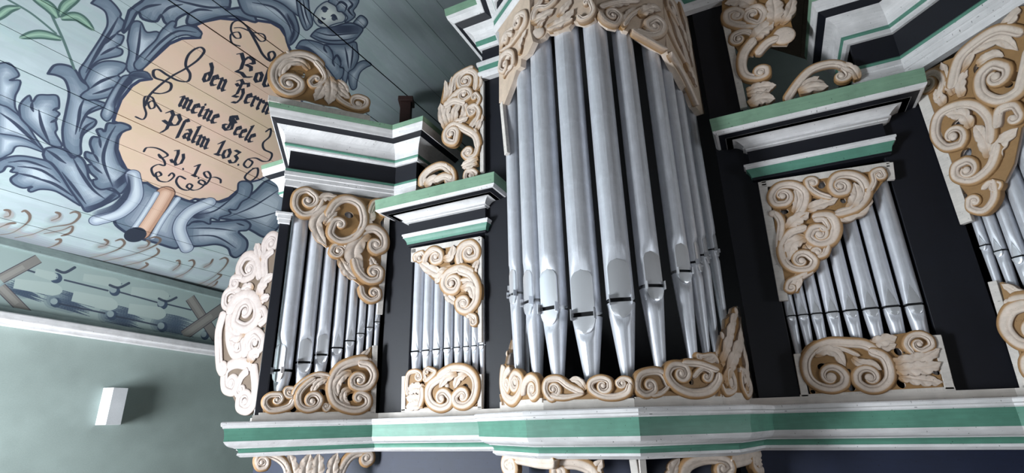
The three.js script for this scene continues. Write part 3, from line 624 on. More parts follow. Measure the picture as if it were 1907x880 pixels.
function organPipe(f, u, r, mouthY, top, style, label, group, tip = -0.012) {
  const back = 0.03 + 0.68 * r, pos = onFacet(f, u, -back);
  const t = thing('organ_pipe', label, 'organ pipe', [pos[0], pos[1], pos[2]], f.turn, group);
  const arched = style === 'arched', slot = Math.max(0.007, r * 0.3), fz = arched ? 0.66 : 0.72, a = Math.sqrt(1 - fz * fz) * r;
  const up0 = mouthY + slot / 2, lo0 = mouthY - slot / 2;
  part('pipe_body', pipeShape(r, up0, top, r, r, mouthY, true, fz, !arched), M.pipe, t);
  part('pipe_foot', pipeShape(r, tip, lo0, r, 0.16 * r + 0.003, mouthY, false, fz, true), M.pipe, t);
  part('pipe_mouth', box(a * 1.9, slot * 1.5, 0.004, 0, mouthY, fz * r - 0.006), M.slot, t);
  // the lips: thin plates, slightly hollowed out or bulging, with an edge of their own thickness
  const hU = arched ? 2.9 * r : 2.5 * r, hL = arched ? 1.15 * r : 1.05 * r, th = arched ? 0.004 : 0.0026;
  const widthU = arched ? (v) => { const d = v * hU - (hU - a); return d <= 0 ? a : Math.sqrt(Math.max(0, a * a - d * d)); } : (v) => a * (1 - v) ** 0.75 * (1 - 0.35 * v);
  part('upper_lip', lipPlate(widthU, hU, th, arched ? 0.0035 : 0.002, up0, fz * r), M.lip, t);
  part('lower_lip', lipPlate((v) => a * 1.02 * Math.sqrt(Math.max(0, 1 - v * v)), -hL, th + 0.002, 0.003, lo0, fz * r + 0.001), M.lip, t);
  if (arched) for (const s of [-1, 1]) part('ear', box(0.003, r * 0.72, r * 0.5, s * (a + 0.002), mouthY, fz * r + r * 0.2, 0, 0), M.lip, t);
  return t;
}
const NTH = ['first', 'second', 'third', 'fourth', 'fifth', 'sixth', 'seventh', 'eighth'];
const flatX = [1.303, 1.221, 1.143, 1.065, 0.994, 0.93, 0.875, 0.825], flatR = [0.0365, 0.034, 0.033, 0.030, 0.0275, 0.025, 0.023, 0.021];
for (const s of [-1, 1]) for (let i = 0; i < 8; i++) {
  const place = s < 0 ? 'left' : 'right', n = s < 0 ? i : 7 - i;
  organPipe({ x: 0, z: 0, turn: 0 }, s * flatX[i], flatR[i], 0.383, 1.05, 'pointed', `${NTH[n]} from left of the eight small tin pipes in the ${s < 0 ? 'bright left' : 'shaded right'} flat`, `small pipes in the ${place} flat`);
}
const towerU = [0.118, 0.232, 0.329, 0.418, 0.493, 0.556, 0.611, 0.657], towerRad = [0.053, 0.048, 0.042, 0.0365, 0.031, 0.0255, 0.0215, 0.018], towerM = [0.275, 0.324, 0.372, 0.417, 0.463, 0.512, 0.554, 0.592];
for (const s of [-1, 1]) for (let i = 0; i < 8; i++) {
  let f = s < 0 ? F.towerL : F.towerR, u = s < 0 ? towerU[i] : f.len - towerU[i];
  if (i === 0) {                                              // the largest pipe is turned towards the corner of the tower
    const c = onFacet(f, u, -0.066), back = 0.03 + 0.68 * towerRad[0], turn = f.turn + s * 0.8;
    f = { x: c[0] + Math.sin(turn) * back, z: c[2] + Math.cos(turn) * back, turn }; u = 0;
  }
  organPipe(f, u, towerRad[i], towerM[i], 1.42, i < 3 ? 'arched' : 'pointed', s < 0 ? `${i === 0 ? 'largest and leftmost tin pipe, with an arched mouth,' : NTH[i] + ' tin pipe counted from the left'} in the left tower` : `${NTH[7 - i]} tin pipe counted from the left in the right tower`, `pipes in the ${s < 0 ? 'left' : 'right'} tower`);
}
organPipe(F.front, 0.188, 0.067, 0.382, 2.15, 'arched', 'middle pipe on the front face of the central tower, its mouth lowest of all', 'large pipes of the central tower');
for (const s of [-1, 1]) {
  const side = s < 0 ? 'left' : 'right', fo = s < 0 ? F.obliqueL : F.obliqueR, fr = s < 0 ? F.returnL : F.returnR;
  const U = (f, u) => s < 0 ? f.len - u : u;
  const vx = { x: s * 0.172, z: 0.565, turn: s * 0.25 };
  organPipe(vx, 0, 0.061, 0.43, 2.12, 'arched', `large tin pipe at the ${side} front corner of the central tower beside the middle pipe`, 'large pipes of the central tower');
  organPipe(fo, U(fo, 0.16), 0.052, 0.49, 2.1, 'arched', s < 0 ? 'tall tin pipe second to the left of the middle pipe' : 'tall tin pipe second to the right of the middle pipe', 'large pipes of the central tower');
  organPipe(fo, U(fo, 0.31), 0.043, 0.56, 2.05, 'arched', s < 0 ? 'narrow tin pipe at the left edge of the central tower, mouth seen edge on' : 'tin pipe third to the right of the middle pipe of the central tower', 'large pipes of the central tower');
  organPipe(fr, U(fr, 0.085), 0.035, 0.615, 1.9, 'arched', s < 0 ? 'slim tin pipe mostly hidden on the left return, foremost there' : 'fourth tin pipe right of the middle pipe, foremost on the right return', 'slim pipes on the returns of the central tower');
  organPipe(fr, U(fr, 0.215), 0.031, 0.68, 1.8, 'arched', s < 0 ? 'slim hidden tin pipe in the middle of the left return' : 'fifth slim tin pipe right of the middle pipe, in the middle of the right return', 'slim pipes on the returns of the central tower');
  organPipe(fr, U(fr, 0.385), 0.028, 0.75, 1.7, 'arched', s < 0 ? 'slim hidden tin pipe rearmost on the left return' : 'slimmest and rightmost tin pipe of the central tower, with the highest mouth', 'slim pipes on the returns of the central tower');
}

// ---------------------------------------------------------------- carved scrollwork: strokes of the carver in millimetres on each face (v volute with its eye last, s stem, l leaf, b boss, r board, p ground)
const CARVED = {
  'towerUpperL': `
r 37 674,1374 662,636
p 223,1305 164,1249 89,1270 58,1338 72,1432 163,1460 257,1437 422,1445 573,1438 662,1427 667,1343 627,1278 654,1176 644,970 661,861 648,730 598,714 535,744 519,828 476,857 412,916 366,987 324,1016 314,1070 292,1058 243,1095 191,1199 193,1256
v 55 51 241,1388 200,1290 124,1263 71,1318 75,1404 135,1444 193,1410 152,1369
l 65 2 203,1365 259,1409 346,1410
l 90 3 346,1357 254,1298 212,1213 239,1138 292,1065
v 67 59 272,1266 323,1377 403,1419 491,1378 521,1253 466,1143 376,1104 307,1147 316,1226 362,1221
l 53 2 267,1209 302,1270 339,1310
l 95 3 523,1218 549,1315 559,1412
v 51 48 548,1327 575,1414 640,1430 681,1381 643,1364
v 77 64 466,1131 504,1193 586,1226 654,1182 664,1096 613,1057 610,1108
l 123 3 546,1186 471,1076 479,965 546,873
v 66 55 466,997 498,913 568,853 640,865 653,921 606,911
v 44 42 446,930 444,1017 398,1084 339,1072 323,1027 367,1040
l 62 3 381,989 432,907 496,858
v 47 42 525,818 544,755 597,721 647,746 645,789 615,771
l 54 2 647,926 603,966 578,1020
h 26 417,1303
h 21 218,1362
h 20 577,1127
h 22 593,987
h 25 640,1268
h 13 319,1182`,
  'towerLowerL': `
r 32 17,20 665,17
r 33 657,12 645,434
p 39,45 30,98 64,139 105,144 139,163 186,174 226,208 299,251 383,255 404,279 441,320 526,352 567,365 612,421 621,421 647,24 41,31
v 43 35 198,113 181,70 131,49 74,47 43,77 41,109 69,133 116,136 104,106
v 30 25 192,119 160,122 142,144 150,169 181,171 170,149
s 33 35 186,130 207,180 257,225 321,251 390,238
v 49 40 301,231 250,191 215,135 226,75 275,47 328,62 346,101 327,132 298,96
l 48 3 379,232 315,197 288,135
s 35 35 317,180 347,217 389,186 405,135
v 29 26 398,146 402,73 382,42 361,62 377,67
v 65 50 611,345 528,337 442,300 399,232 395,152 426,84 497,46 572,39 623,70 620,116 589,137 568,111
v 59 47 546,325 613,311 650,252 630,189 581,166 524,183 513,221 560,216
l 61 3 509,265 459,241 426,186 440,123
l 49 3 511,163 475,149 476,100 518,71
l 37 2 533,337 567,365 616,415
b 17 614,339
h 22 199,59
h 19 350,146
h 12 434,53
h 23 520,117
h 11 618,151
h 7 473,201`,
  'flatUpperL': `
r 37 -1334,1041 -806,1035
r 40 -1314,1054 -1312,966
r 27 -810,1048 -814,394
p -1286,956 -1298,1007 -1242,1020 -1112,1026 -986,1025 -854,1020 -827,1012 -829,507 -855,491 -882,536 -935,573 -972,617 -1019,654 -1067,733 -1082,777 -1116,790 -1161,825 -1212,880 -1249,929
v 43 38 -1286,961 -1295,1002 -1242,1016 -1261,981
v 54 47 -1224,938 -1211,989 -1157,1024 -1097,992 -1091,939 -1130,928 -1133,968
l 78 3 -1003,875 -1108,856 -1203,909 -1271,963
l 68 3 -1041,872 -1098,829 -1134,792
l 66 2 -1071,941 -1014,953 -1001,1025
v 62 51 -952,876 -966,954 -938,1010 -873,1020 -829,975 -832,925 -873,914 -882,962
l 50 3 -850,807 -845,852 -818,902
v 67 55 -850,820 -947,867 -1041,847 -1073,784 -1039,732 -983,723 -955,760 -1009,774
v 67 56 -965,861 -873,815 -828,735 -833,640 -891,588 -949,608 -963,648 -920,635
l 67 3 -941,726 -873,733 -850,650
l 58 3 -1058,749 -1029,688 -968,644
s 43 39 -955,777 -891,780 -841,721
l 52 2 -926,580 -873,558 -842,493
v 33 30 -890,568 -842,551 -833,512 -855,519
h 18 -1078,1007
h 22 -1009,910
h 16 -887,891
h 13 -1134,898
h 17 -918,751
h 19 -927,675
h 9 -829,800`,
  'flatLowerL': `
r 30 -1351,233 -1343,10
r 36 -1358,23 -804,19
r 27 -816,213 -818,9
p -1324,96 -1333,218 -1305,259 -1265,268 -1217,244 -1203,272 -1131,253 -1080,252 -1003,270 -921,269 -868,250 -820,203 -826,59 -842,42 -904,29 -1321,36
v 33 30 -1310,114 -1325,170 -1316,241 -1270,259 -1226,242 -1216,211 -1239,227
l 73 4 -1190,145 -1260,158 -1326,128
l 62 3 -1189,99 -1251,93 -1324,105
l 61 3 -1198,59 -1255,57 -1322,50
s 56 46 -1208,164 -1203,100 -1221,46
l 36 2 -1186,191 -1199,224 -1195,266
v 36 28 -1189,189 -1152,208 -1114,243 -1154,264 -1171,248
v 62 50 -1003,245 -1079,213 -1151,171 -1169,117 -1142,62 -1075,33 -1018,48 -1003,87 -1031,122 -1065,92
v 55 51 -1102,205 -1058,239 -992,260 -910,251 -852,209 -834,146 -855,77 -909,42 -968,55 -981,95 -955,123 -924,95
l 55 3 -964,227 -1035,201 -1086,149
l 54 3 -894,225 -956,197 -985,140
b 16 -1034,159
h 17 -1212,185
h 20 -1178,52
h 13 -997,48
h 17 -912,150
h 13 -1003,125
h 12 -1312,95
h 9 -847,44
h 7 -1313,47`,
  'flatUpperR': `
r 34 809,1046 1351,1023
r 30 1351,1036 1340,952
r 39 815,1061 805,450
p 840,1005 885,1027 971,1017 1078,1019 1189,1019 1282,1019 1327,986 1306,949 1255,894 1202,830 1145,808 1098,772 1076,714 1020,651 986,616 957,572 903,540 872,481 831,486 824,543 817,642 820,742 840,876
v 50 43 938,840 978,901 990,964 949,1013 883,1018 842,973 852,927 895,918 890,963
l 44 2 926,868 952,932 952,994
s 45 40 841,638 838,722 864,828 842,889
b 19 833,882
l 65 3 879,791 929,829 987,856
v 40 37 1091,907 1042,939 1011,981 1007,1017 1029,1002
l 57 3 969,868 1039,888 1117,902
v 52 43 1088,823 1178,839 1233,898 1234,966 1194,1009 1133,1015 1102,970 1116,928 1152,924 1136,960
l 59 3 1149,841 1191,899 1195,966
v 33 29 1231,903 1267,950 1274,995 1309,1006 1318,976 1298,978
l 69 4 1040,824 1106,812 1190,832 1251,903
v 58 49 994,833 1068,823 1082,762 1050,703 995,696 961,734 979,773 1007,741
v 34 30 997,816 1038,812 1051,776 1030,772
v 46 41 964,788 890,772 839,705 840,630 878,588 939,583 966,619 946,655 913,627
l 68 3 951,736 890,713 858,636
l 53 3 941,705 966,652 1017,635
v 36 33 1034,689 1012,644 969,635 984,658
v 37 32 952,581 892,554 844,536 827,503 846,508
l 48 2 895,569 869,521 848,480
h 17 885,885
h 23 1014,902
h 18 1065,987
h 13 1135,890
h 13 1196,957
h 17 927,740
h 11 840,815
h 10 924,666
h 13 1000,1015`,
  'flatLowerR': `
r 30 815,206 812,1
r 29 793,16 1348,23
r 33 1337,243 1329,6
p 827,201 853,234 892,257 959,262 1025,254 1073,241 1110,245 1156,257 1205,257 1240,260 1285,262 1314,241 1321,200 1334,175 1314,52 1306,34 837,28
v 48 42 1121,196 1078,228 1021,239 948,246 881,221 841,170 838,102 870,61 923,46 968,62 984,94 928,97
l 50 3 880,193 922,211 965,199 990,139
s 24 22 887,201 944,225 1001,211 1053,178
v 46 40 1086,199 1134,174 1148,129 1138,77 1098,42 1052,40 1020,68 1020,100 1066,87
l 42 3 1022,172 1046,148 1084,141 1117,115
l 57 3 1097,218 1147,235 1201,247
l 41 3 1115,200 1159,209 1192,217
v 34 29 1240,171 1224,212 1245,245 1283,252 1311,231 1312,201 1291,187 1271,210
l 62 4 1158,140 1214,144 1266,153 1334,187
l 61 4 1162,112 1223,112 1281,116 1324,133
l 53 4 1170,87 1224,73 1274,62 1313,56
h 17 903,143
h 10 996,118
h 14 997,49
h 15 1192,186
h 16 1173,56
h 12 1302,95
h 9 847,40
h 6 1311,54
h 4 1212,181`,
  'ear': `
r 24 -2624,1462 -2643,42
p -2765,1164 -2820,1394 -2716,1432 -2631,1361 -2611,1106 -2628,934 -2644,634 -2646,286 -2661,75 -2806,72 -2929,207 -3035,307 -3033,404 -3124,476 -3187,685 -3137,855 -3189,968 -3134,1071 -3107,1122 -3038,1279
v 77 64 -2763,1155 -2789,1332 -2731,1406 -2653,1374 -2669,1303 -2704,1337
s 89 63 -2734,1061 -2755,1217 -2664,1275
v 91 78 -2768,1048 -2864,1234 -2984,1267 -3042,1177 -2972,1085 -2874,1093 -2915,1150
l 98 2 -2806,1188 -2853,1306 -2890,1364
v 70 57 -2972,1085 -3082,1100 -3097,1051 -3052,1056
v 78 65 -2954,940 -3077,1009 -3158,979 -3163,911 -3089,924
l 89 2 -2839,978 -2925,1003 -2976,960
l 107 3 -2772,883 -2726,1016 -2629,1073
v 108 91 -3087,806 -3012,920 -2865,925 -2764,839 -2759,728 -2862,675 -2990,726 -2987,803 -2894,807
v 87 78 -3133,837 -3160,682 -3119,509 -3083,407 -3040,359 -3062,393
v 89 77 -3077,813 -3029,603 -2943,488 -2863,506 -2886,582 -2933,553
v 82 71 -2817,454 -2842,578 -2761,642 -2669,584 -2667,515 -2733,557
v 72 60 -2724,691 -2657,734 -2693,802 -2720,771
l 81 2 -2746,871 -2686,890 -2645,898
l 106 3 -2761,410 -2738,464 -2662,487
v 90 78 -2733,384 -2904,420 -3018,371 -2998,249 -2907,214 -2939,273
v 69 57 -2763,363 -2834,312 -2864,212 -2816,225
v 82 71 -2725,400 -2674,256 -2666,135 -2717,80 -2808,101 -2821,164 -2757,138
l 123 3 -2858,654 -2949,629 -3061,690
h 25 -2830,995
h 21 -3000,981
h 29 -3014,643
h 23 -2694,477
h 19 -2692,350
h 17 -2673,1322
h 17 -3013,983
h 18 -2682,654`,
  'crestL': `
r 44 -174,2052 500,2043
p -180,2184 -182,2303 -146,2390 -86,2439 -9,2461 71,2453 151,2405 227,2315 306,2281 357,2201 409,2198 475,2183 493,2109 450,2080 355,2069 259,2092 204,2086 130,2087 58,2096 -24,2083 -114,2109
v 73 61 152,2389 72,2449 -21,2454 -111,2396 -162,2301 -162,2203 -110,2128 -39,2113 18,2161 21,2222 -18,2253 -56,2194
l 70 3 58,2339 5,2383 -61,2372 -114,2292 -107,2203
v 48 40 87,2422 138,2370 169,2300 141,2234 95,2207 70,2242 91,2282 114,2273
l 85 4 177,2317 156,2204 118,2096
l 99 4 196,2315 214,2211 210,2088
v 57 46 153,2374 205,2278 252,2174 319,2122 403,2104 462,2137 468,2189 425,2206 410,2145
l 69 4 226,2291 280,2220 353,2172
l 56 3 248,2297 295,2270 334,2210
b 20 -89,2440
h 33 2,2289
h 15 37,2303
h 16 -40,2289`,
  'topOL': `
p 41,2202 22,1706 81,1664 188,1747 235,1795 282,1784 291,1828 361,1814 420,1847 398,1928 407,2240 6,2240
r 33 49,1690 92,1337`,
  'topOL+': `
v 48 38 302,1998 369,2008 359,2079 278,2125 250,2096 292,2085
v 41 34 230,2040 155,2092 130,2064 147,2045 151,2068
l 60 3 82,2020 120,2085 243,2076
l 46 3 293,1850 323,1920 381,1955
v 43 35 234,1818 228,1896 160,1961 91,1968 68,1906 115,1855 131,1888
l 41 2 97,1823 132,1844 219,1840
l 45 3 112,1914 169,1925 224,1924
l 34 3 73,2087 132,2109 210,2082
s 24 21 70,2035 194,1984 280,1983 363,1994`,
  'topF': `
p 22,2240 5,1901 32,1876 63,1871 95,1880 108,1899 168,1879 229,1883 254,1911 283,1893 308,1876 340,1876 372,1887 398,2214`,
  'topF+': `
b 39 60,1911
v 49 40 34,1995 59,2066 118,2053 161,2072 137,2114
l 62 3 23,1987 94,2002 159,2024
l 66 4 116,1913 199,1922 269,1977
v 38 32 286,1922 308,1889 350,1893 372,1927 362,1977 340,1983
l 50 3 181,1965 226,2014 259,2048
l 40 3 64,1928 88,1980 132,2011
l 35 2 27,2073 71,2092 95,2132
s 33 24 115,1902 188,1903 260,1915`,
  'topOR': `
p 24,2229 -1,1923 9,1904 29,1869 61,1843 105,1838 130,1862 138,1826 161,1818 178,1841 198,1806 249,1769 310,1729 364,1712 387,2176`,
  'topOR+': `
v 37 35 11,1915 43,1864 96,1850 127,1901 101,1936 83,1902
l 50 3 130,1829 164,1906 216,1975
v 57 47 198,1817 269,1796 336,1822 358,1881 321,1915 272,1882 303,1860
l 66 3 225,1923 306,1979 358,1969
s 41 32 176,1818 259,1769 355,1714
l 57 3 43,1950 120,1987 197,2008
s 36 33 14,1946 121,1996 244,2023
l 48 3 240,1856 289,1837 357,1846
s 29 24 135,1842 187,1918 269,1983`,
  'topRR': `
p 64,2240 -24,1699 34,1666 108,1639 171,1609 237,1607 284,1546 348,1547 384,1537 448,1571 448,2240 449,2240`,
  'topRR+': `
l 88 4 59,2071 136,1968 242,1836 334,1683
l 67 3 282,2240 334,2100 347,1825
s 41 30 -18,1700 142,1655 301,1544
v 35 29 183,1999 119,2029 49,2036 130,2065
l 59 3 195,1754 284,1735 347,1689
l 67 4 141,2101 266,2016 343,1896
s 36 31 2,1879 89,1822 218,1768`,
  'botOL': `
r 53 -29,15 362,15
p -14,215 -14,51 64,30 198,36 341,35 359,102 328,132 285,141 226,112 200,153 134,177 84,169 34,216
v 56 46 23,214 5,128 33,64 114,37 189,81 198,134 140,162 95,139 141,124
v 45 38 98,192 47,170 32,126 69,88 55,118
v 43 39 208,57 228,112 284,134 337,112 341,64 299,45 270,68 300,79
h 12 104,86`,
  'botF': `
r 38 -4,12 379,6
p -3,39 0,101 30,124 76,124 109,96 133,116 177,103 184,51 204,101 254,111 306,95 339,108 374,97 376,38 320,21 70,23
v 36 31 179,54 114,85 70,116 20,111 8,70 36,34 69,59 46,73
s 39 16 31,50 94,37 181,49
l 33 2 185,64 160,101 118,110
v 34 30 373,82 359,46 311,30 253,36 211,63 212,93 251,108 288,95 290,66 263,77
v 23 20 376,52 373,91 344,102 320,89 341,83`,
  'botOR': `
r 41 2,8 376,13
p 11,101 43,126 88,131 130,110 140,146 182,163 245,165 295,155 289,191 334,186 378,202 386,149 374,77 346,47 141,28 32,28 8,52
v 37 33 152,60 128,118 82,128 28,111 12,62 44,35 84,49 87,76 65,70
s 31 17 65,32 115,41 156,75
v 44 40 372,118 369,87 323,45 242,36 176,62 145,110 171,148 225,145 237,114 205,116
v 30 25 252,99 303,137 341,121 331,93 315,102
s 36 33 215,159 294,154 374,126
v 25 22 381,154 364,188 317,186 292,191 302,182
l 33 2 307,163 355,170 385,194
h 12 250,84
h 11 370,52`,
  'botRR': `
r 61 16,11 490,18
r 39 456,462 459,1
p 35,162 88,241 133,285 180,296 222,365 323,402 361,438 430,458 408,24 -26,26
l 80 4 49,158 152,236 330,378 417,415
v 38 32 -3,77 42,40 166,57 187,98 126,86
v 48 42 268,152 381,115 401,64 327,36 277,66 337,98
l 86 4 44,79 172,171 381,293 442,405
l 61 3 322,44 385,173 402,295
b 18 132,284
b 21 399,430`,
  'wingL': `
r 27 -788,2198 -793,1499
p -1090,1915 -1122,2041 -1129,2136 -1098,2302 -1030,2266 -964,2353 -859,2363 -802,2256 -783,2170 -798,1894 -810,1847 -987,1923 -1038,1913
v 55 48 -834,2141 -833,2273 -911,2331 -977,2289 -963,2210 -898,2195 -922,2243
s 62 48 -1029,2191 -997,2309 -853,2343
v 55 47 -1065,2113 -976,2174 -898,2166 -872,2110 -921,2084 -929,2134
l 43 2 -1101,2114 -1076,2206 -1092,2311
l 48 2 -1071,2124 -1036,2214 -1034,2321
l 60 2 -847,2145 -808,2192 -831,2306
v 41 33 -834,2005 -803,2057 -831,2114 -839,2084
l 73 2 -1071,1903 -1106,2003 -1127,2124
l 79 2 -1038,1919 -1073,2019 -1048,2100
l 73 2 -1006,1922 -1000,2011 -962,2086
l 64 2 -961,1935 -923,1994 -934,2077
v 48 38 -829,1884 -807,1957 -844,2019 -898,2009 -885,1954 -862,1978
s 79 53 -1094,2092 -1008,2111 -917,2057
v 63 58 -811,1677 -833,1774 -910,1848 -1012,1915 -1074,1872 -1067,1800 -1000,1766 -980,1821 -1029,1844
l 59 3 -1032,1917 -935,1927 -891,1940
l 52 3 -891,1839 -847,1889 -832,1931
l 52 2 -835,1811 -800,1888 -795,1945
v 51 44 -847,1833 -817,1727 -835,1636 -894,1622 -931,1666 -903,1694 -893,1662
l 63 2 -821,1608 -884,1589 -948,1578
l 50 2 -824,1571 -872,1560 -940,1560
v 43 36 -822,1486 -860,1526 -906,1528 -920,1494 -877,1490
h 19 -976,2214`,
  'miniL': `
v 65 52 -1260,1497 -1263,1565 -1201,1615 -1110,1625 -1026,1564 -1004,1487 -1038,1507
b 20 -1233,1537
s 57 62 -1159,1517 -1083,1535 -1013,1501
l 52 2 -1012,1530 -1069,1595 -1126,1639
l 75 2 -1236,1492 -1172,1526 -1108,1523`,
  'wingR': `
r 35 795,2071 800,1499
p 786,2133 798,2216 905,2247 1136,2144 1148,2064 1106,1981 1106,1873 1063,1811 1001,1834 934,1869 895,1802 837,1823 816,1913 806,1982
v 68 57 995,1990 952,1980 867,2009 807,2062 809,2123 857,2130 890,2089 857,2089
v 55 44 902,2098 966,2103 996,2045 957,1991 911,2024 936,2059
l 99 4 1021,1947 1044,2043 1049,2145
l 88 3 952,2101 893,2174 809,2191
l 91 3 911,1895 973,1944 1028,1967
v 47 39 907,1870 917,1936 875,1972 821,1965 806,1931 841,1929
l 63 3 1060,1941 1111,2006 1146,2093
s 52 52 908,1798 971,1854 1033,1866
b 56 1060,1869
v 61 49 919,1901 854,1835 828,1755 837,1686 890,1651 935,1657 943,1693 912,1678
l 67 3 830,1590 894,1594 972,1585
l 52 3 827,1569 896,1568 949,1570
l 75 3 827,1506 889,1524 953,1504
h 14 827,1827`,
  'miniR': `
v 49 41 996,1478 1069,1566 1142,1624 1222,1631 1276,1604 1297,1546 1261,1542
b 34 1153,1526
l 43 2 1071,1512 1115,1550 1168,1570
l 53 2 1325,1500 1309,1565 1249,1615
l 61 2 1064,1506 1121,1516 1196,1499`,
  'towerUpperR': `
r 49 22,1403 28,694
p 29,1387 72,1427 152,1423 204,1411 309,1448 391,1431 446,1460 497,1426 483,1219 392,1029 318,983 254,859 198,795 149,726 94,703 48,733 66,808 39,893 13,1110 42,1226 37,1311
v 42 35 85,1273 128,1342 100,1404 41,1396 43,1338 66,1367
l 51 3 146,1252 140,1343 141,1425
l 52 2 100,1229 90,1283 85,1320
v 49 43 213,967 240,1065 211,1155 141,1200 64,1196 25,1116 50,1040 109,1021 92,1072
l 59 3 166,1073 155,1142 92,1182
l 63 3 189,920 194,1001 176,1081
l 59 3 198,887 239,953 311,987
v 49 41 238,959 187,881 110,853 51,893 62,943 108,950 98,907
s 53 47 143,1280 208,1388 295,1419 379,1409 443,1336
v 56 48 449,1270 389,1159 355,1118 288,1122 243,1189 259,1265 314,1285 353,1244 310,1228
l 63 3 182,1320 272,1392 363,1370 401,1284
l 56 3 261,1321 319,1320 354,1293
l 49 3 171,1222 190,1294 225,1322
l 50 3 379,1409 426,1424 455,1455
v 44 38 247,1019 279,1087 329,1079 339,1039 314,1029
v 40 34 176,828 160,755 108,715 62,745 69,783 86,766
v 29 25 125,803 159,822 193,802 169,799
h 27 264,1299
h 20 111,1118
h 23 112,979
h 21 360,1192
h 19 49,1290
h 17 66,808
h 20 254,1105
h 12 245,979
h 16 89,1210
h 15 332,1175
h 15 206,1363
h 12 259,1151`,
  'bracketL': `
v 51 43 226,-348 200,-260 155,-211 89,-186 46,-194 39,-221 55,-253 86,-254 64,-228
l 80 3 250,-349 224,-262 200,-189
l 81 3 298,-353 297,-265 315,-190
l 78 3 363,-357 363,-269 360,-192
l 71 3 455,-362 443,-273 467,-196
v 64 53 469,-379 495,-280 537,-218 597,-195 652,-208 660,-243 637,-260 635,-231`,
  'bracketM': `
v 64 55 439,-201 323,-206 197,-202 80,-200 13,-213 0,-242 33,-263 105,-259 72,-242`,
  'bracketM+': `
v 57 45 223,-303 191,-239 137,-214 79,-212 40,-223 31,-252 57,-262 55,-243
l 49 3 209,-287 204,-236 232,-200
r 28 351,-198 358,-300`,
  'bracketM++': `
r 27 9,-198 7,-296
v 57 44 152,-303 175,-235 227,-208 297,-202 354,-213 370,-243 349,-262 330,-243
l 46 3 105,-301 127,-239 160,-200`,
  'bracketM+++': `
v 67 59 -12,-213 163,-214 340,-212 479,-237 457,-270 327,-273 269,-250 330,-238`,
};

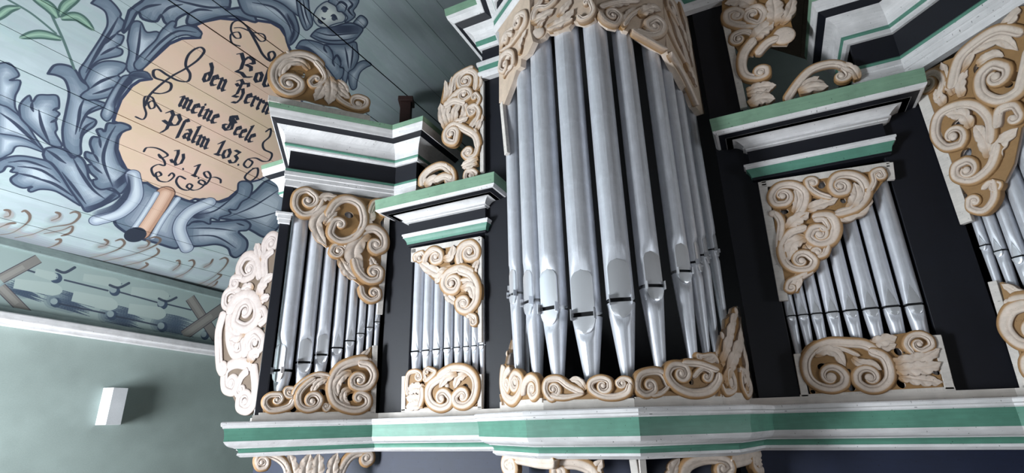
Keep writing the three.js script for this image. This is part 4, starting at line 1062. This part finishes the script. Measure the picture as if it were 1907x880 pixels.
const OCHRE = lin('#b5864a'), CREAM = lin('#ead9cc'), UMBER = lin('#5a3c24'), SAND = lin('#a37d50');
const carvedTex = paintMap(256, 0.02, 0.09, 0.03); carvedTex.repeat.set(5, 5);
const carvedM = new THREE.MeshStandardMaterial({ color: '#ffffff', vertexColors: true, roughness: 0.6, map: carvedTex, bumpMap: carvedTex, bumpScale: 0.001 }); carvedM.name = 'carved_polychrome';
const paleM = carvedM.clone(); paleM.color.set('#cdced6'); paleM.name = 'carved_white';
const PALE = lin('#ddc7b3'), RECESS = lin('#8a7560');
const smooth01 = (a, b, x) => { const t = Math.max(0, Math.min(1, (x - a) / (b - a))); return t * t * (3 - 2 * t); };
function strokeGeometry(kind, w0, w1, P, base, tone) {
  // P: 2D points in metres; for a volute the last point is its eye
  let eye = null; const pts = P.map(p => new THREE.Vector2(p[0], p[1]));
  if (kind === 'v') eye = pts.pop();
  const line = pts.length > 1 ? new THREE.SplineCurve(pts) : null;
  const path = line.getSpacedPoints(Math.min(70, Math.max(14, Math.round(line.getLength() / 0.006))));
  const widths = path.map((_, i) => w0 + (w1 - w0) * i / (path.length - 1));
  let sign = 1;
  if (eye) {
    const q = path[path.length - 1], tn = q.clone().sub(path[path.length - 2]), te = eye.clone().sub(q);
    sign = Math.sign(tn.x * te.y - tn.y * te.x) || 1;
    const r0 = te.length(), a0 = Math.atan2(q.y - eye.y, q.x - eye.x), T = 0.85 * Math.PI * 2, n = 20;
    for (let i = 1; i <= n; i++) { const t = i / n, r = r0 * (1 - 0.72 * t), a = a0 + sign * T * t; path.push(new THREE.Vector2(eye.x + Math.cos(a) * r, eye.y + Math.sin(a) * r)); widths.push(w1 * (1 - 0.66 * t)); }
  } else if (path.length > 2) {                              // which side is the outer one
    const a = path[0], m = path[path.length >> 1], b = path[path.length - 1];
    sign = Math.sign((m.x - a.x) * (b.y - m.y) - (m.y - a.y) * (b.x - m.x)) || 1;
  }
  const n = path.length, leaf = kind === 'l', K = leaf ? 12 : 10, lobes = leaf ? Math.max(2, Math.round(w1)) : 0;
  const pos = [], col = [], idx = [], c = new THREE.Color();
  const H = Math.min(0.016, 0.42 * (leaf ? w0 * 0.7 : Math.max(w0, w1)));
  for (let i = 0; i < n; i++) {
    const t = i / (n - 1), p = path[i], a = path[Math.max(0, i - 1)], b = path[Math.min(n - 1, i + 1)], d = b.clone().sub(a).normalize(), nx = -d.y, ny = d.x;
    let w = leaf ? w0 * (0.35 + 0.65 * Math.sin(Math.PI * Math.min(1, 0.12 + t * 0.84)) ** 0.8) : widths[i];
    if (!leaf) { const s = Math.min(1, t * n / 4); w *= Math.sqrt(s * (2 - s)) * 0.9 + 0.1; if (!eye) { const e = Math.min(1, (1 - t) * n / 4); w *= Math.sqrt(e * (2 - e)) * 0.9 + 0.1; } } else w *= Math.min(1, (1 - t) * 6 + 0.12);
    for (let k = -1; k <= K + 1; k++) {
      const wall = k < 0 || k > K, u = Math.max(-1, Math.min(1, -1 + 2 * k / K));
      let ww = w / 2, h;
      if (leaf) {
        const ph = (t * lobes + (u > 0 ? 0.5 : 0)) % 1;
        ww *= 1 - 0.32 * (1 - Math.abs(Math.sin(Math.PI * ph)) ** 0.5);
        const fold = Math.abs(Math.sin(Math.PI * (t * lobes + (u > 0 ? 0.5 : 0) - Math.abs(u) * 0.55)));
        h = H * (0.42 + 0.3 * (1 - u * u) + 0.42 * Math.sqrt(fold) * (0.25 + 0.75 * Math.abs(u)) - 0.35 * Math.exp(-u * u * 60)) * (0.55 + 0.45 * Math.sin(Math.PI * Math.min(1, t + 0.1)));
      } else {
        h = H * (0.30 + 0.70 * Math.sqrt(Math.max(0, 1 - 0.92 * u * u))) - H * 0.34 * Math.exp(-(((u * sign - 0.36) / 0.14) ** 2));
      }
      const x = p.x + nx * ww * u, y = p.y + ny * ww * u;
      pos.push(x, y, wall ? -0.012 : base + Math.max(0.0008, h));
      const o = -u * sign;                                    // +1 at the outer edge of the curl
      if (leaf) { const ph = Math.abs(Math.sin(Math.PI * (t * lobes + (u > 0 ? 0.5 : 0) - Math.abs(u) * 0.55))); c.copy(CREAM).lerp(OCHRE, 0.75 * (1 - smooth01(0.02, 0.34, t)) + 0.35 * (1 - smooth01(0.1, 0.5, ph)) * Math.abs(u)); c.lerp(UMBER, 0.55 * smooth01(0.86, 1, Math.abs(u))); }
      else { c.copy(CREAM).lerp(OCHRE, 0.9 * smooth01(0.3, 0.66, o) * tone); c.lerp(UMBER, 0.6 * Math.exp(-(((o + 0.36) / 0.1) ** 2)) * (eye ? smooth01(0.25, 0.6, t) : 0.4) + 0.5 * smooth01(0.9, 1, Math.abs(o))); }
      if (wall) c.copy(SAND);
      col.push(c.r, c.g, c.b);
    }
  }
  const R = K + 3;
  for (let i = 0; i < n - 1; i++) { for (let k = 0; k < R - 1; k++) { const a = i * R + k, b = a + 1, e = a + R, f = e + 1; idx.push(a, e, b, b, e, f); } const a = i * R, b = a + R - 1; idx.push(a, b, a + R, b, b + R, a + R); }
  for (const i of [0, n - 1]) for (let k = 1; k < R - 1; k++) { const a = i * R; if (i) idx.push(a, a + k + 1, a + k); else idx.push(a, a + k, a + k + 1); }
  // smooth top: shared normals, sharp walls
  const g = new THREE.BufferGeometry(); g.setAttribute('position', new THREE.Float32BufferAttribute(pos, 3)); g.setAttribute('color', new THREE.Float32BufferAttribute(col, 3)); g.setIndex(idx);
  // the path may run either way: face the top outwards
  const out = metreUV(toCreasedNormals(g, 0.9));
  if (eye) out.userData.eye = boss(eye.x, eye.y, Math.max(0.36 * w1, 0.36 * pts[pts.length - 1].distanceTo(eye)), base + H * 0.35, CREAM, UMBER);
  return out;
}
function boss(x, y, r, z, inner, edge) {
  const s = new THREE.SphereGeometry(r, 18, 8, 0, Math.PI * 2, 0, Math.PI / 2).toNonIndexed(); s.rotateX(Math.PI / 2); s.scale(1, 1, Math.min(0.9, 0.012 / r)); s.translate(x, y, z);
  const p = s.attributes.position, col = new Float32Array(p.count * 3), c = new THREE.Color();
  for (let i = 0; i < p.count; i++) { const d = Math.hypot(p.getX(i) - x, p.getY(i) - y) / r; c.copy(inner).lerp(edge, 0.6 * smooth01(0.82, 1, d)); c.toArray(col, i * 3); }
  s.setAttribute('color', new THREE.BufferAttribute(col, 3));
  return metreUV(s);
}
const PARTNAME = { v: 'scroll', s: 'stem', l: 'leaf', b: 'boss', r: 'frame_board', p: 'carved_ground' };
function carving(name, label, f, offs, keys, { group, mirrorLen, tone = 1, board = M.frame, ground = SAND, wood = carvedM, depth = 0.016 } = {}) {
  const t = thing(name, label, 'carving', [f.x, Y0, f.z], f.turn, group);
  keys.forEach((key, ki) => {
    const off = Array.isArray(offs) ? offs[ki] : offs;
    const lines = CARVED[key].trim().split('\n').map(l => { const q = l.trim().split(/\s+/), k = q.shift(); return { k, n: q.filter(s => !s.includes(',')).map(s => +s / 1000), p: q.filter(s => s.includes(',')).map(s => { const [a, b] = s.split(',').map(Number); return [mirrorLen ? mirrorLen - a / 1000 : a / 1000, b / 1000]; }) }; });
    const holes = lines.filter(l => l.k === 'h');
    let layer = 0;
    for (const { k, n, p } of lines) {
      if (k === 'h') continue;
      let g;
      if (k === 'r') {
        const dx = p[1][0] - p[0][0], dy = p[1][1] - p[0][1];
        g = box(n[0], Math.hypot(dx, dy), 0.022, 0, 0, 0, 0, 0.0025); g.rotateZ(Math.atan2(dy, dx) - Math.PI / 2); g.translate((p[0][0] + p[1][0]) / 2, (p[0][1] + p[1][1]) / 2, -0.003 + off);
        part(PARTNAME[k], g, board, t); continue;
      }
      if (k === 'p') {
        const S = new THREE.Shape(p.map(q => new THREE.Vector2(q[0], q[1])));
        for (const h of holes) { const e = new THREE.Path(); e.absellipse(h.p[0][0], h.p[0][1], h.n[0] * 1.15, h.n[0] * 0.9, 0, Math.PI * 2, true, h.p[0][0] * 7); S.holes.push(e); }
        g = new THREE.ExtrudeGeometry(S, { depth, bevelEnabled: true, bevelSize: 0.0015, bevelThickness: 0.0015, bevelSegments: 1, curveSegments: 8 }); g.translate(0, 0, 0.004 - depth + off);
        const c = new Float32Array(g.attributes.position.count * 3), zz = g.attributes.position; for (let i = 0; i < zz.count; i++) (zz.getZ(i) > off - 0.002 ? ground : CREAM).toArray(c, i * 3); g.setAttribute('color', new THREE.BufferAttribute(c, 3));
        part(PARTNAME[k], metreUV(g), wood, t); continue;
      }
      const base = 0.002 + 0.0016 * (layer++ % 5);
      if (k === 'b') g = boss(p[0][0], p[0][1], n[0], base, CREAM, OCHRE);
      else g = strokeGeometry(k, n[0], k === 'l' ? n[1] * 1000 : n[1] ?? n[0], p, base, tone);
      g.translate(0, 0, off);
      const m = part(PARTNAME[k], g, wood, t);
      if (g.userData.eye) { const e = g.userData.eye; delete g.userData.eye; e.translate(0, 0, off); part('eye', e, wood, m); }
    }
  });
  return t;
}
const flat0 = { x: 0, z: 0, turn: 0 };
carving('carved_corner', 'carved scroll hanging over the pipe tops of the left tower', F.towerL, 0.004, ['towerUpperL']);
carving('carved_screen', 'stepped carved scroll screen before the pipe feet of the left tower', F.towerL, 0.004, ['towerLowerL']);
carving('carved_corner', 'bright cream carved spandrel over the pipe tops in the left flat', flat0, 0.004, ['flatUpperL']);
carving('carved_screen', 'bright framed carved screen before the pipe feet of the left flat', flat0, 0.004, ['flatLowerL']);
carving('carved_corner', 'shaded tan carved spandrel over the pipe tops in the right flat', flat0, 0.004, ['flatUpperR']);
carving('carved_screen', 'shaded framed carved screen with two big scrolls before the right flat', flat0, 0.004, ['flatLowerR']);
carving('carved_wing', 'white openwork carved wing on the far left side of the organ', flat0, -0.02, ['ear'], { tone: 0.12, board: M.white, wood: paleM, ground: RECESS });
carving('carved_crest', 'brown carved scroll crest standing on top of the left tower cornice', F.towerL, 0.06, ['crestL']);
carving('carved_canopy', 'whitish carved board above the leftmost pipes of the central tower', F.obliqueL, [0.004, 0.010], ['topOL', 'topOL+'], { ground: PALE, tone: 0.5, depth: 0.032 });
carving('carved_canopy', 'carved board above the middle pipe of the central tower', F.front, [0.004, 0.010], ['topF', 'topF+'], { ground: PALE, tone: 0.5, depth: 0.032 });
carving('carved_canopy', 'tan carved board above the pipes right of the middle of the central tower', F.obliqueR, [0.004, 0.010], ['topOR', 'topOR+'], { ground: PALE, tone: 0.5, depth: 0.032 });
carving('carved_canopy', 'long tapering carved board down the right return of the central tower', F.returnR, [0.004, 0.010], ['topRR', 'topRR+'], { ground: PALE, tone: 0.5, depth: 0.032 });
carving('carved_screen', 'white carved foot screen on the narrow left face of the central tower', F.obliqueL, 0.004, ['botOL']);
carving('carved_screen', 'carved foot screen with golden scrolls before the middle pipe', F.front, 0.004, ['botF']);
carving('carved_screen', 'golden carved foot screen on the right oblique face of the central tower', F.obliqueR, 0.004, ['botOR']);
carving('carved_screen', 'tall shaded carved foot screen on the right return of the central tower', F.returnR, 0.004, ['botRR']);
carving('carved_screen', 'carved foot screen seen edge on at the left return of the central tower', F.returnL, 0.004, ['botRR'], { mirrorLen: F.returnL.len });
carving('carved_scroll', 'golden leafy carved scroll standing upright left of the central tower', flat0, 0.004, ['wingL']);
carving('carved_crest', 'small golden carved arch lying on the left flat cornice', flat0, 0.004, ['miniL']);
carving('carved_scroll', 'shaded leafy carved scroll standing upright right of the central tower', flat0, 0.004, ['wingR']);
carving('carved_crest', 'small tan carved arch lying on the right flat cornice', flat0, 0.004, ['miniR']);
carving('carved_corner', 'large carved scroll over the pipe tops of the right tower', F.towerR, 0.004, ['towerUpperR']);
carving('carved_screen', 'carved screen before the pipe feet of the right tower, cut by the photo edge', F.towerR, 0.004, ['towerLowerL'], { mirrorLen: F.towerR.len });
carving('carved_bracket', 'scrolled carved bracket below the impost under the left tower', F.towerL, 0.0, ['bracketL']);
carving('carved_bracket', 'scrolled carved bracket below the impost on the left face of the central tower', F.obliqueL, 0.0, ['bracketM']);
carving('carved_bracket', 'carved bracket with upright post below the front of the central tower', F.front, 0.0, ['bracketM+']);
carving('carved_bracket', 'golden scrolled carved bracket below the right oblique face of the central tower', F.obliqueR, 0.0, ['bracketM++']);
carving('carved_bracket', 'rolled end of a carved bracket below the right return of the central tower', F.returnR, 0.0, ['bracketM+++']);
carving('carved_bracket', 'carved bracket just entering the photo at its bottom right corner', F.towerR, 0.0, ['bracketL'], { mirrorLen: F.towerR.len });
{ // the small capital of the corner post
  const t = thing('post_capital', 'small white moulded capital on the black corner post of the left tower', 'capital', [F.towerL.x, Y0, F.towerL.z], F.towerL.turn);
  const B = (n, y0, y1, x0, x1, z, m) => part(n, boxAt(x0, x1, y0, y1, -0.03, z, 0.003), m, t);
  B('abacus', 1.25, 1.268, -0.035, 0.068, 0.02, M.white); B('moulding', 1.222, 1.25, -0.024, 0.06, 0.012, M.white); B('neck', 1.195, 1.222, -0.016, 0.056, 0.006, M.white);
}

scene.traverse(o => { if (o.isMesh) { o.castShadow = true; o.receiveShadow = true; } });
renderer.render(scene, camera);
